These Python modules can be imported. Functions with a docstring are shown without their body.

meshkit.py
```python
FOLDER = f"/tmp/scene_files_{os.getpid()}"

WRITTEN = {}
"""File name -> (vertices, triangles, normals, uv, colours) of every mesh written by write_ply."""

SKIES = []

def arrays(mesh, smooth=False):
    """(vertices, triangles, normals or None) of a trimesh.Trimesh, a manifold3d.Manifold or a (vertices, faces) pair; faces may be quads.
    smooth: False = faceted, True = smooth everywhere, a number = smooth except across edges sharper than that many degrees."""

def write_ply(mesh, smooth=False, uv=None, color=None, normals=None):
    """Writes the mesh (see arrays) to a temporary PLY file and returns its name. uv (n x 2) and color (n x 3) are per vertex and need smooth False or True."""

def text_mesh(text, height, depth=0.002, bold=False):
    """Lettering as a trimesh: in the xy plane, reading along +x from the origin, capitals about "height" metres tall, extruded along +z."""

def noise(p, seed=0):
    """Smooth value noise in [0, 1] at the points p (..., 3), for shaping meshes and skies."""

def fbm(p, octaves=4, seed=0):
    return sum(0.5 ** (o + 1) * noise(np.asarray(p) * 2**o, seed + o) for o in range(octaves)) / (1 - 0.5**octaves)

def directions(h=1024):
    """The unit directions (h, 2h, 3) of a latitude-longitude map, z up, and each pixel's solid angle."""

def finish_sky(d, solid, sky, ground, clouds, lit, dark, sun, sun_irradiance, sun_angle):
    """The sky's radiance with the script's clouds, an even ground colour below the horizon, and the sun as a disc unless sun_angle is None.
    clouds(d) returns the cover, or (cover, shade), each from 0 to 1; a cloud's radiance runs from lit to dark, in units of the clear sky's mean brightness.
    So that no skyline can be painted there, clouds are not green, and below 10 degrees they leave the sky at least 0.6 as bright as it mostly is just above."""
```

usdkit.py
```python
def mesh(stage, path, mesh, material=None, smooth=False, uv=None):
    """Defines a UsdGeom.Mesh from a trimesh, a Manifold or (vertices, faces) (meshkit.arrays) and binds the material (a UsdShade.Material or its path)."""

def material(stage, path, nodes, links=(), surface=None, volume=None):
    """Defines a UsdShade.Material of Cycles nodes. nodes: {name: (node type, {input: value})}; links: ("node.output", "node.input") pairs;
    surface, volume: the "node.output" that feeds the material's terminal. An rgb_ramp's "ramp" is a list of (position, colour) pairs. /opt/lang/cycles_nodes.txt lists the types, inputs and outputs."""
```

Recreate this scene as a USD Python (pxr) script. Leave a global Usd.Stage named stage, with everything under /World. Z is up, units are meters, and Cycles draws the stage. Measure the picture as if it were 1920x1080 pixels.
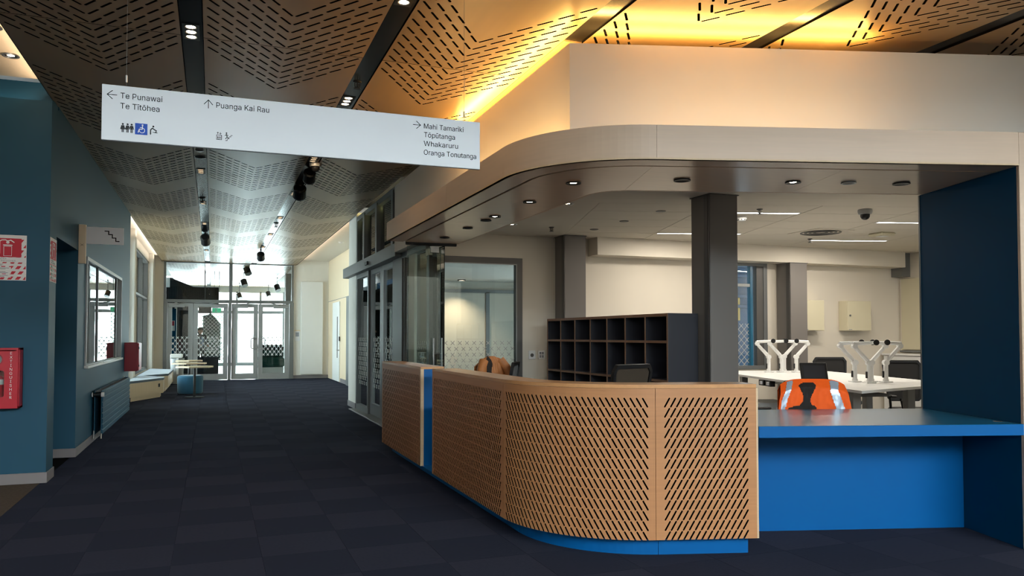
import math, random, numpy as np, trimesh, usdkit, meshkit
from pxr import Usd, UsdGeom, UsdLux, UsdShade, Gf, Sdf, Vt
from shapely.geometry import Polygon, box as sbox, LineString, Point
from shapely import affinity
from shapely.ops import unary_union

random.seed(7); RNG = np.random.default_rng(7)
stage = Usd.Stage.CreateInMemory()
UsdGeom.SetStageUpAxis(stage, UsdGeom.Tokens.z); UsdGeom.SetStageMetersPerUnit(stage, 1.0)
UsdGeom.Xform.Define(stage, '/World'); UsdGeom.Scope.Define(stage, '/World/Looks'); UsdGeom.Scope.Define(stage, '/World/Lights')

# ------------------------------------------------------------------ camera
EYE = np.array([0, 0, 1.45]); YAW, PITCH = math.radians(20.923), math.radians(1.7037)
cam = UsdGeom.Camera.Define(stage, '/World/camera')
cam.CreateHorizontalApertureAttr(36.0); cam.CreateVerticalApertureAttr(20.25)
cam.CreateFocalLengthAttr(36.0 * 1468.8 / 1920); cam.CreateVerticalApertureOffsetAttr(36.0 * 45.6 / 1920)
cam.CreateClippingRangeAttr(Gf.Vec2f(0.05, 500))
_fw = np.array([math.sin(YAW) * math.cos(PITCH), math.cos(YAW) * math.cos(PITCH), math.sin(PITCH)])
_r = np.array([math.cos(YAW), -math.sin(YAW), 0]); _u = np.cross(_r, _fw)
cam.AddTransformOp().Set(Gf.Matrix4d(*_r, 0, *_u, 0, *(-_fw), 0, *EYE, 1))
EXPOSURE = 0.1
cam.CreateExposureAttr(EXPOSURE)

# ------------------------------------------------------------------ daylight
def rect_light(path, centre, normal, w, h, colour, intensity, along=None):
    l = UsdLux.RectLight.Define(stage, path)
    l.CreateWidthAttr(w); l.CreateHeightAttr(h); l.CreateIntensityAttr(intensity); l.CreateColorAttr(Gf.Vec3f(*colour))
    z = -np.array(normal, float); z /= np.linalg.norm(z)
    x = np.array(along if along is not None else ((1, 0, 0) if abs(z[0]) < .9 else (0, 1, 0)), float); x -= z * (x @ z); x /= np.linalg.norm(x)
    y = np.cross(z, x)
    UsdGeom.Xformable(l).AddTransformOp().Set(Gf.Matrix4d(*x, 0, *y, 0, *z, 0, *map(float, centre), 1))
    return l
def disk_light(path, centre, radius, colour, intensity, normal=(0, 0, -1)):
    l = UsdLux.DiskLight.Define(stage, path)
    l.CreateRadiusAttr(radius); l.CreateIntensityAttr(intensity); l.CreateColorAttr(Gf.Vec3f(*colour))
    z = -np.array(normal, float); z /= np.linalg.norm(z)
    x = np.array((1., 0, 0)) if abs(z[0]) < .9 else np.array((0, 1., 0)); x -= z * (x @ z); x /= np.linalg.norm(x)
    UsdGeom.Xformable(l).AddTransformOp().Set(Gf.Matrix4d(*x, 0, *np.cross(z, x), 0, *z, 0, *map(float, centre), 1))
    return l
DAY = (0.80, 0.95, 1.0); WARM = (1.0, 0.56, 0.14); LEDW = (1.0, 0.84, 0.66)
dome = UsdLux.DomeLight.Define(stage, '/World/sky'); dome.CreateIntensityAttr(3.0); dome.CreateColorAttr(Gf.Vec3f(0.86, 0.95, 1.0))
rect_light('/World/daylight_atrium', (4.4, -8.9, 5.0), (0, 1, -0.1), 8, 1.4, DAY, 19.0)          # high atrium glazing behind the camera
rect_light('/World/daylight_bay', (-2.30, 22.2, 2.2), (1, 0, 0), 9.4, 3.2, (.72, .95, 1), 3.6, along=(0, 1, 0))   # window bay on the left
rect_light('/World/daylight_lobby', (2.4, 40.6, 1.9), (0, -1, 0), 9.0, 3.4, (.72, .95, 1), 5.2)          # glazed end of the lobby
rect_light('/World/daylight_office', (7.9, 10.75, 1.75), (0, -1, 0), 1.2, 1.7, (0.55, 0.8, 1.0), 0.5)
rect_light('/World/daylight_vestibule', (6.9, 13.3, 1.3), (-1, 0, 0), 3.6, 2.3, (.72, .95, 1), 2.0, along=(0, 1, 0))
sun = UsdLux.DistantLight.Define(stage, '/World/sun'); sun.CreateIntensityAttr(0.0); sun.CreateAngleAttr(0.53)

# ------------------------------------------------------------------ materials
def lin(c): 
    c = np.array(c, float) / 255
    return tuple(np.where(c <= .04045, c / 12.92, ((c + .055) / 1.055) ** 2.4))
def M(name, rgb, rough=.6, metal=0., spec=.5, var=.06, scale=(6, 6, 6), bump=0., bscale=None, sheen=0., coat=0., detail=3., stint=(1, 1, 1)):
    c = np.array(lin(rgb)); a, b = tuple(c * (1 - var)), tuple(np.minimum(c * (1 + var), 1))
    n = {"tc": ("texture_coordinate", {}), "map": ("mapping", {"scale": scale}), "no": ("noise_texture", {"scale": 1.0, "detail": detail, "roughness": .6}),
         "mx": ("mix_color", {"a": a, "b": b}), "p": ("principled_bsdf", {"roughness": rough, "metallic": metal, "specular_ior_level": spec, "sheen_weight": sheen, "sheen_tint": stint, "coat_weight": coat, "coat_roughness": .15})}
    L = [("tc.object", "map.vector"), ("map.vector", "no.vector"), ("no.fac", "mx.fac"), ("mx.result", "p.base_color")]
    if bump:
        n["m2"] = ("mapping", {"scale": bscale or scale}); n["n2"] = ("noise_texture", {"scale": 1.0, "detail": 2.0}); n["bu"] = ("bump", {"strength": bump, "distance": .004})
        L += [("tc.object", "m2.vector"), ("m2.vector", "n2.vector"), ("n2.fac", "bu.height"), ("bu.normal", "p.normal")]
    return usdkit.material(stage, '/World/Looks/' + name, n, L, surface="p.BSDF")
def emit(name, rgb, strength):
    return usdkit.material(stage, '/World/Looks/' + name, {"e": ("emission", {"color": rgb, "strength": strength})}, [], surface="e.emission")
def glass(name, tint=(.93, .97, .96), ior=1.5, rough=0.0):
    return usdkit.material(stage, '/World/Looks/' + name, {"t": ("transparent_bsdf", {"color": tint}), "g": ("glossy_bsdf", {"color": (1, 1, 1), "roughness": rough}), "f": ("fresnel", {"IOR": ior}), "m": ("mix_closure", {})},
                           [("f.fac", "m.fac"), ("t.BSDF", "m.closure1"), ("g.BSDF", "m.closure2")], surface="m.closure")
m = {}
for i, (c, v) in enumerate([((174, 147, 112), .10), ((168, 141, 106), .10), ((180, 153, 117), .10)]):
    m['veneer%d' % i] = M('ceiling_veneer_%d' % i, c, .34, 0, .5, v, (9, .7, 9), detail=5)
m['desk_wood'] = M('desk_oak', (188, 132, 88), .42, 0, .4, .16, (1.6, 1.6, 55), detail=5)
m['desk_top'] = M('desk_oak_top', (206, 150, 98), .3, 0, .5, .14, (30, 2, 20), detail=5, coat=.2)
m['ply_edge'] = M('ply_edge', (214, 186, 150), .5, var=.1, scale=(10, 10, 160))
m['fascia_wood'] = M('fascia_maple', (216, 188, 162), .38, 0, .5, .07, (2, 2, 45), detail=5)
m['soffit_wood'] = M('soffit_maple', (228, 196, 164), .24, 0, .6, .08, (3, 20, 3), detail=5)
m['pale_wood'] = M('pale_ply', (226, 206, 176), .5, var=.07, scale=(30, 30, 1.5), detail=4)
m['plaster'] = M('white_plaster', (228, 224, 216), .85, 0, .2, .015, (3, 3, 3))
m['cream'] = M('cream_wall', (222, 214, 200), .85, 0, .2, .015, (3, 3, 3))
m['white'] = M('white_laminate', (232, 232, 230), .4, 0, .4, .01)
m['sign_white'] = M('sign_white', (224, 227, 232), .45, 0, .4, .01)
m['ivory'] = M('ivory_steel', (214, 206, 178), .4, 0, .5, .02)
m['teal'] = M('teal_paint', (28, 80, 104), .55, 0, .35, .04, (2, 2, 2))
m['teal_dark'] = M('navy_teal', (2, 68, 104), .6, 0, .1, .05, (2, 2, 2))
m['blue'] = M('blue_laminate', (0, 92, 158), .4, 0, .22, .02)
m['blue_top'] = M('blue_worktop', (14, 98, 132), .3, 0, .6, .02, coat=.2)
m['skirt'] = M('grey_skirting', (134, 128, 130), .5, var=.03)
m['frame'] = M('grey_aluminium', (122, 124, 124), .38, .35, .5, .02)
m['frame_light'] = M('silver_aluminium', (158, 160, 160), .4, .2, .5, .02)
m['frame_mid'] = M('dull_aluminium', (98, 98, 97), .42, .3, .5, .02)
m['frame_dark'] = M('bronze_aluminium', (92, 90, 88), .4, .3, .5, .02)
m['column'] = M('column_charcoal', (118, 113, 109), .55, 0, .4, .03)
m['black'] = M('black_plastic', (20, 20, 22), .45, 0, .5, .05)
m['channel'] = M('black_channel', (26, 28, 32), .2, 0, .5, .04)
m['void'] = M('black_plenum', (8, 8, 8), .95, 0, .1, .05)
m['chrome'] = M('brushed_steel', (190, 190, 190), .25, .9, .5, .03)
m['mesh_black'] = M('black_mesh_fabric', (34, 33, 33), .8, 0, .3, .2, (300, 300, 300), sheen=.2)
m['brown_fabric'] = M('dark_olive_fabric', (66, 56, 46), .85, 0, .3, .1, (60, 60, 60), bump=.3, bscale=(400, 400, 400))
m['shelf'] = M('anthracite_board', (44, 45, 52), .5, 0, .4, .05)
m['shelf_edge'] = M('plywood_edge', (140, 104, 80), .55, 0, .4, .12, (30, 30, 200))
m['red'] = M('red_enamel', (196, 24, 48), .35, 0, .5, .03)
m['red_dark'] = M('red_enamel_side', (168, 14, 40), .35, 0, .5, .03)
m['print_red'] = M('print_red', (196, 34, 56), .6, var=.03)
m['print_white'] = M('print_white', (228, 226, 226), .6, var=.02)
m['print_black'] = M('print_black', (22, 22, 28), .6, var=.05)
m['print_grey'] = M('print_grey', (150, 152, 158), .6, var=.05)
m['print_blue'] = M('print_blue', (14, 76, 178), .6, var=.03)
m['print_green'] = M('print_green', (30, 130, 90), .6, var=.03)
m['orange'] = M('hi_vis_orange', (255, 96, 20), .7, 0, .3, .05, (30, 30, 30), bump=.25, bscale=(60, 60, 60))
m['reflective'] = M('reflective_tape', (176, 186, 200), .35, .3, .5, .15, (200, 200, 200))
m['jacket'] = M('tan_leather', (176, 112, 62), .55, 0, .4, .2, (12, 12, 12), bump=.3, bscale=(40, 40, 40))
m['lining'] = M('dark_lining', (26, 18, 14), .8)
m['cushion'] = M('grey_blue_felt', (104, 122, 140), .95, 0, .2, .08, (40, 40, 40), sheen=.3)
m['ottoman'] = M('blue_felt', (52, 100, 128), .95, 0, .2, .08, (40, 40, 40), sheen=.3)
m['lobby_floor'] = M('polished_concrete', (196, 200, 200), .25, 0, .5, .05, (2, 2, 2))
m['yard'] = M('yard_cladding', (12, 46, 74), .8)
m['yellow'] = M('yellow_panel', (130, 106, 34), .8)
m['vinyl'] = M('pale_vinyl', (176, 170, 160), .5, 0, .4, .03)
m['brown_carpet'] = M('brown_loop_carpet', (92, 84, 76), .95, 0, .1, .45, (34, 34, 34), bump=.6, bscale=(200, 200, 200), detail=6)
m['green'] = M('dark_green_felt', (18, 70, 62), .9, var=.1)
m['skin'] = M('skin', (196, 150, 124), .6, var=.05)
m['hair'] = M('dark_hair', (26, 20, 18), .6, var=.2)
m['dark_cloth'] = M('dark_cloth', (24, 26, 32), .85, var=.1)
m['light_cloth'] = M('pale_blue_cloth', (150, 170, 200), .85, var=.1)
for i, c in enumerate([(32, 32, 41), (41, 41, 50), (31, 31, 40), (36, 36, 45)]):
    m['carpet%d' % i] = M('carpet_tile_%d' % i, c, .95, 0, .04, .38, (55, 55, 55), bump=.5, bscale=(260, 260, 260), sheen=.034, stint=(.5, .62, 1.0), detail=5)
m['glass'] = glass('clear_glass'); m['glass_green'] = glass('green_glass', (.88, .95, .92)); m['glass_edge'] = M('glass_edge', (20, 60, 56), .2, 0, .6)
m['slot_core'] = M('black_board_core', (16, 12, 10), .9, 0, .1)
m['film'] = M('frosted_film', (226, 232, 232), .7, var=.02); m['film_grey'] = M('frosted_film_grey', (176, 172, 164), .7, var=.02)
m['led'] = emit('led_diffuser', (1, .96, .9), 7.0); m['lamp_on'] = emit('lamp_lens', (1, .80, .52), 16.0); m['lamp_dim'] = emit('lamp_lens_low', (1, .70, .42), 1.2)
m['strip_on'] = emit('shelf_strip', (1, .86, .45), 3.0); m['exit_green'] = emit('exit_sign_green', (.05, .55, .28), .7)

# ------------------------------------------------------------------ shape helpers
FA = math.radians(106.58); F = np.array([math.sin(FA), math.cos(FA), 0]); N = np.array([-F[1], F[0], 0])
def tm(v, f): return trimesh.Trimesh(np.asarray(v, float), np.asarray(f), process=False)
def cat(*ms):
    ms = [x for y in ms for x in (y if isinstance(y, (list, tuple)) else [y])]
    return trimesh.util.concatenate(ms)
def box(x0, y0, z0, x1, y1, z1):
    b = trimesh.creation.box(extents=(abs(x1 - x0), abs(y1 - y0), abs(z1 - z0))); b.apply_translation(((x0 + x1) / 2, (y0 + y1) / 2, (z0 + z1) / 2)); return b
def cbox(x0, y0, z0, x1, y1, z1, r=.006):
    """a box with chamfered edges"""
    x0, x1 = sorted((x0, x1)); y0, y1 = sorted((y0, y1)); z0, z1 = sorted((z0, z1)); r = min(r, (x1 - x0) / 2.01, (y1 - y0) / 2.01, (z1 - z0) / 2.01)
    p = []
    for X, sx in ((x0, 1), (x1, -1)):
        for Y, sy in ((y0, 1), (y1, -1)):
            for Z, sz in ((z0, 1), (z1, -1)):
                p += [(X, Y + sy * r, Z + sz * r), (X + sx * r, Y, Z + sz * r), (X + sx * r, Y + sy * r, Z)]
    return trimesh.convex.convex_hull(np.array(p))
TF = np.eye(4); TF[:3, 0], TF[:3, 1] = F, N
def toFN(mesh):
    mesh = mesh.copy(); mesh.apply_transform(TF); return mesh
def fbox(f0, n0, z0, f1, n1, z1, r=0): return toFN(cbox(f0, n0, z0, f1, n1, z1, r) if r else box(f0, n0, z0, f1, n1, z1))
def prism(poly, z0, z1):
    gs = [g for g in getattr(poly, 'geoms', [poly]) if g.area > 1e-9]
    ms = []
    for g in gs:
        e = trimesh.creation.extrude_polygon(g, z1 - z0, engine='earcut'); e.apply_translation((0, 0, z0)); ms.append(e)
    return cat(ms)
def tube(pts, r, n=8, caps=True):
    pts = np.array(pts, float); rs = np.full(len(pts), r) if np.ndim(r) == 0 else np.array(r, float)
    t = np.gradient(pts, axis=0); t /= np.linalg.norm(t, axis=1)[:, None]
    up = np.array([0, 0, 1.]) if abs(t[0][2]) < .9 else np.array([1., 0, 0])
    V, Fc = [], []
    a = np.cross(up, t[0]); a /= np.linalg.norm(a)
    for i in range(len(pts)):
        a = a - t[i] * (a @ t[i]); a /= np.linalg.norm(a); b = np.cross(t[i], a)
        for k in range(n):
            w = 2 * math.pi * k / n; V.append(pts[i] + rs[i] * (math.cos(w) * a + math.sin(w) * b))
    for i in range(len(pts) - 1):
        for k in range(n):
            p, q = i * n + k, i * n + (k + 1) % n; Fc += [(p, q, q + n), (p, q + n, p + n)]
    if caps:
        V += [pts[0], pts[-1]]; c0, c1 = len(V) - 2, len(V) - 1; e = (len(pts) - 1) * n
        for k in range(n): Fc += [(c0, (k + 1) % n, k), (c1, e + k, e + (k + 1) % n)]
    return tm(V, Fc)
def cyl(c, r, h, n=20, axis=2, r2=None):
    """cylinder or cone frustum from point c, height h along axis"""
    p0 = np.array(c, float); d = np.zeros(3); d[axis] = h
    return tube([p0, p0 + d], [r, r if r2 is None else r2], n)
def lathe(profile, c=(0, 0, 0), n=24):
    e = trimesh.creation.revolve(np.array(profile, float), sections=n); e.apply_translation(c); return e
def frame2d(x0, z0, x1, z1, w, wt=None, wb=None):
    return sbox(x0, z0, x1, z1).difference(sbox(x0 + w, z0 + (wb if wb is not None else w), x1 - w, z1 - (wt if wt is not None else w)))
def upright(poly, y0, y1, axis='x', flip=False):
    """a polygon in (horizontal, z) extruded from y0 to y1; axis 'x': horizontal is world x; axis 'y': horizontal is world y and the extrusion runs along x"""
    e = prism(poly, 0, y1 - y0); v = e.vertices.copy()
    if axis == 'x': e.vertices = np.column_stack([v[:, 0], v[:, 2] + y0, v[:, 1]]); e.invert()
    else: e.vertices = np.column_stack([v[:, 2] + y0, v[:, 0], v[:, 1]])
    return e
def slot(cx, cy, dx, dy, w, seg=3):
    return LineString([(cx - dx / 2, cy - dy / 2), (cx + dx / 2, cy + dy / 2)]).buffer(w / 2, quad_segs=seg)

# ------------------------------------------------------------------ scene helpers
_used = {}
def newpath(parent, name):
    k = (parent, name); i = _used.get(k, 0); _used[k] = i + 1
    return f'{parent}/{name}' if i == 0 else f'{parent}/{name}_{i:03d}'
def meta(prim, label=None, cat=None, group=None, kind=None):
    for k, v in (('label', label), ('category', cat), ('group', group), ('kind', kind)):
        if v: prim.SetCustomDataByKey(k, v)
class Node:
    def __init__(s, prim, path, at, rz): s.prim, s.path, s.at, s.rz = prim, path, np.array(at, float), rz
def thing(name, label, cat, at=(0, 0, 0), rz=0., group=None, kind=None):
    path = newpath('/World', name); x = UsdGeom.Xform.Define(stage, path)
    x.AddTranslateOp().Set(Gf.Vec3d(*map(float, at)))
    if rz: x.AddRotateZOp().Set(float(rz))
    meta(x.GetPrim(), label, cat, group, kind); return Node(x.GetPrim(), path, at, rz)
def struct(name, label=None): return thing(name, label, None, kind='structure')
def part(node, name, mesh, mat, local=False, label=None, kind=None, smooth=False):
    """a mesh that is a part of node; its vertices are in world coordinates unless local"""
    path = newpath(node.path, name); mesh = mesh.copy()
    at, rz = getattr(node, 'at', np.zeros(3)), getattr(node, 'rz', 0.)
    if not local:
        v = mesh.vertices - at
        if rz:
            a = -math.radians(rz); v = v @ np.array([[math.cos(a), math.sin(a), 0], [-math.sin(a), math.cos(a), 0], [0, 0, 1]])
        mesh.vertices = v
    p = usdkit.mesh(stage, path, mesh, m[mat], smooth=smooth)
    meta(p.GetPrim(), label, None, None, kind); return Node(p.GetPrim(), path, at, rz)
def copy(node, name, label, at, rz=0., group=None, scale=None):
    was = node.prim.GetCustomData(); t = thing(name, label or was['label'], was.get('category'), at, rz, group or was.get('group'))
    t.prim.GetReferences().AddInternalReference(node.path); t.prim.SetInstanceable(True); return t
def smooth_box(x0, y0, z0, x1, y1, z1, r, n=2):
    b = cbox(x0, y0, z0, x1, y1, z1, r); return b

# ================================================================== FLOOR
TILE = .55
floor = struct('floor')
part(floor, 'floor_slab', box(-8, -9.5, -.25, 11.5, 45, -.012), 'void')
near, rest = [], {k: [] for k in range(4)}
cells = []
xs = [-.23 + TILE * i for i in range(-3, 12)]; ys = [5.42 + TILE * j for j in range(-27, 41)]
for i, x in enumerate(xs):
    for j, y in enumerate(ys):
        x0, x1, y0, y1 = max(x, -1.57), min(x + TILE, 6.1), y, min(y + TILE, 27.4)
        if (x0 + x1) / 2 > 2.9 and (x0 + x1) / 2 * N[0] + (y0 + y1) / 2 * N[1] > 6.1 and y1 < 10.4: continue
        if x1 - x0 < .03 or y1 - y0 < .03: continue
        cx, cy = (x0 + x1) / 2, (y0 + y1) / 2
        fwd = np.array([cx, cy, 0]) @ _fw; lat = np.array([cx, cy, 0]) @ _r
        inview = fwd > 3.3 and abs(lat) < fwd * .66 and not (cx > 2.15 and cy > 5.0 - .3 * (cx - 2.7))
        k = ((i + j) % 2) + 2 * (RNG.random() < .3)
        g = .0005
        b = cbox(x0 + g, y0 + g, -.012, x1 - g, y1 - g, 0, .0012) if inview else box(x0 + g, y0 + g, -.012, x1 - g, y1 - g, 0)
        cells.append((fwd if inview else 1e9, k, b))
cells.sort(key=lambda c: c[0])
for q, (d, k, b) in enumerate(cells):
    if q < 300 and d < 1e8: part(floor, 'carpet_tile', b, 'carpet%d' % k)
    else: rest[k].append(b)
for k in range(4):
    if rest[k]: part(floor, 'carpet_field', cat(rest[k]), 'carpet%d' % k, kind='stuff')
part(floor, 'side_carpet', box(-8, -9, -.012, -1.572, 8.9, -.001), 'brown_carpet', label='brown loop carpet left of the navy tiles')
part(floor, 'lobby_slab', box(-5, 27.4, -.012, 9, 41, .0), 'lobby_floor', label='pale polished floor of the lobby behind the glazed doors')
part(floor, 'bay_carpet', box(-2.8, 16.95, -.012, -1.572, 27.4, 0), 'carpet0')
part(floor, 'recess_carpet', box(2.0, 16.5, -.013, 4.4, 27.4, -.0125), 'carpet0')
part(floor, 'office_floor', box(2.7, 2.0, -.02, 11.2, 10.3, -.013), 'vinyl')
part(floor, 'vestibule_floor', box(6.1, 10.3, -.012, 7.0, 16.5, -.001), 'carpet2')

# ================================================================== HALL CEILING
HC = 3.83; CH = [-.175 + 1.44 * i for i in range(-1, 5)]; CW = .165
ceiling = struct('ceiling')
PW, PL = 1.275, 2.83
def panel_poly():
    base = sbox(-PW / 2 + .002, .004, PW / 2 - .002, PL - .004)
    holes = []
    for r in range(12):
        yv = 1.13 - .166 * r                              # height of the row's vertex over the panel's near seam
        for band in (-1, 0, 1):
            for arm in (-1, 1):
                for q in range(6):
                    cx = arm * (.052 + .1025 * q); cy = yv + band * PL - .053 - .164 * q
                    s = slot(cx, cy, .072, -.104 * arm, .019, 2)
                    if cy > -.06 and cy < PL + .06: holes.append(s)
    return base.difference(unary_union(holes))
pp = panel_poly()
def slab_down(poly, t=.018):
    """underside and edges of a slotted board, top open to the black plenum"""
    e = prism(poly, 0, t); nrm = e.face_normals; down = nrm[:, 2] < -.5; side = abs(nrm[:, 2]) < .5
    return tm(e.vertices, e.faces[down]), tm(e.vertices, e.faces[side])
PANEL = slab_down(pp)
pv = 0
def put_panel(xc, y0, clip=None):
    global pv
    pv += 1; e, c = [x.copy().apply_translation((xc, y0, HC)) for x in (PANEL if clip is None else slab_down(pp.intersection(clip)))]
    p = part(ceiling, 'ceiling_panel', e, 'veneer%d' % (pv * 7 % 3)); part(p, 'slot_core', c, 'slot_core', kind='stuff')
cols = [(CH[i] + CH[i + 1]) / 2 for i in range(len(CH) - 1)] + [CH[-1] + .72]
for ci, xc in enumerate(cols):
    if ci == 0: xc = -.895
    for k in range(-2, 14):
        y0 = 3.835 + PL * k
        if k == -2 and ci > 5: continue
        if ci <= 2 or k <= (1 if ci == 3 else 0):
            if y0 < 27.4 < y0 + PL: put_panel(xc, y0, sbox(-2, 0, 2, 27.36 - y0)); put_panel(xc, y0, sbox(-2, 27.44 - y0, 2, PL))
            else: put_panel(xc, y0)
chans = [c for c in CH[1:]] + [CH[-1] + 1.44]
for ci, xc in enumerate(chans):
    y1 = 40.0 if ci < 2 else (5.70 if ci == 2 else 6.8)
    part(ceiling, 'channel_strip', cat(box(xc - CW / 2 + .004, -1.84, HC + .012, xc + CW / 2 - .004, y1, HC + .03)), 'channel')
part(ceiling, 'ceiling_panel', box(2.626, 5.705, HC, 2.86, 11.5, HC + .018), 'veneer1')
part(ceiling, 'edge_trim', box(-1.536, 1.0, HC - .003, -1.531, 40, HC + .03), 'black')
part(ceiling, 'edge_trim', box(2.632, 16.4, HC - .003, 2.637, 27.3, HC + .03), 'black')
part(ceiling, 'plenum_deck', cat(box(-1.53, -1.84, 4.12, 12, 16.3, 4.2), box(-1.53, 16.3, 4.12, 2.62, 41, 4.2)), 'void')
part(ceiling, 'atrium_bulkhead', box(-8, -2.0, HC, 11.5, -1.84, 9.3), 'plaster')
part(ceiling, 'roof_deck', cat(box(-8, -9.5, 9.1, 11.5, -1.84, 9.3), box(-8, -1.9, 4.3, 11.5, 41, 4.4)), 'plaster')
side = struct('ceiling_side')
for k in range(5):
    part(side, 'ceiling_board', cbox(-3.6, -.6 + 1.9 * k + .004, 4.0, -1.55, 1.3 + 1.9 * k - .004, 4.02, .002), 'pale_wood')
    part(side, 'ceiling_board', cbox(-8, -.6 + 1.9 * k + .004, 4.0, -3.61, 1.3 + 1.9 * k - .004, 4.02, .002), 'pale_wood')
rect_light(side.path + '/cove_light', (-1.60, 5.6, 3.855), (-.9, 0, 1), 6.6, .05, (1, .80, .60), 13, along=(0, 1, 0))
rec = struct('ceiling_recess')
part(rec, 'plaster_sheet', box(2.6, 16.45, 4.0, 4.1, 27.4, 4.03), 'plaster')
rect_light(rec.path + '/cove_light', (2.72, 21.8, 3.87), (.5, 0, 1), 10.4, .05, (1, .74, .5), 9, along=(0, 1, 0))
bay = struct('ceiling_bay')
part(bay, 'plaster_sheet', box(-2.8, 16.95, 4.0, -1.54, 27.4, 4.03), 'plaster')
rect_light(bay.path + '/cove_light', (-1.62, 22, 3.87), (-.5, 0, 1), 10.0, .05, LEDW, 10, along=(0, 1, 0))

# ================================================================== LEFT WALL (teal)
wl = struct('wall_left')
XL, YA = -1.52, 8.9
part(wl, 'front_wall', box(-8, YA, 0, XL, YA + .35, 3.79), 'teal')
part(wl, 'upper_wall', box(-8, YA + .12, 3.79, XL - .005, YA + .35, 4.0), 'teal', label='upper strip of the teal wall under the pale ceiling')
hole = sbox(10.65, 0, 16.95, 3.9).difference(sbox(11.28, 1.035, 15.40, 2.465))
part(wl, 'side_wall', upright(hole, XL - .3, XL, 'y'), 'teal')
part(wl, 'door_head', box(XL - .3, YA + .35, 2.475, XL, 10.65, 3.9), 'teal')
part(wl, 'niche_wall', cat(box(-2.9, YA + .35, 0, -2.8, 10.65, 3.0), box(-2.9, 10.65, 0, XL - .3, 10.8, 3.0), box(-2.9, YA + .3, 2.475, XL - .3, 10.7, 2.6)), 'teal')
part(wl, 'kiosk_wall', cat(box(-5, 10.8, 0, -4.9, 17.0, 4.0), box(-5, 16.85, 0, XL - .3, 16.95, 4.0), box(-5, 10.8, 3.0, XL - .3, 16.9, 3.1), box(-5, 10.8, -.0, XL - .3, 16.9, .01)), 'frame_dark')
rect_light(wl.path + '/ledge_light', (-4.75, 8.96, 3.80), (0, .5, 1), 6.2, .03, (.9, 1, .86), 2.5)
bs = struct('baseboard_left')
part(bs, 'skirting', cbox(-8, YA - .012, 0, XL + .012, YA + .01, .105, .003), 'skirt')
part(bs, 'skirting', cbox(XL, YA, 0, XL + .012, YA + .36, .105, .003), 'skirt')
part(bs, 'skirting', cbox(-2.8, 10.635, 0, XL + .012, 10.65, .105, .003), 'skirt')
part(bs, 'skirting', cbox(XL, 10.65, 0, XL + .012, 16.96, .105, .003), 'skirt')

# serving hatch
w1 = struct('window_1', 'serving hatch window with pale sill in the teal wall')
part(w1, 'hatch_frame', upright(frame2d(11.28, 1.035, 15.40, 2.465, .045), XL - .09, XL + .02, 'y'), 'frame_light')
part(w1, 'sill', cbox(XL - .02, 11.26, 1.03, XL + .05, 15.42, 1.065, .004), 'white')
for y in (12.55, 14.85): part(w1, 'mullion', cbox(XL - .045, y - .025, 1.06, XL - .008, y + .025, 2.42, .004), 'frame_dark')
for a, b in ((11.33, 12.52), (12.58, 14.82), (14.88, 15.35)): part(w1, 'pane', box(XL - .030, a, 1.065, XL - .024, b, 2.415), 'glass')
part(w1, 'counter_tray', cbox(XL - .0, 12.9, 1.065, XL + .04, 14.1, 1.072, .002), 'chrome')

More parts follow.
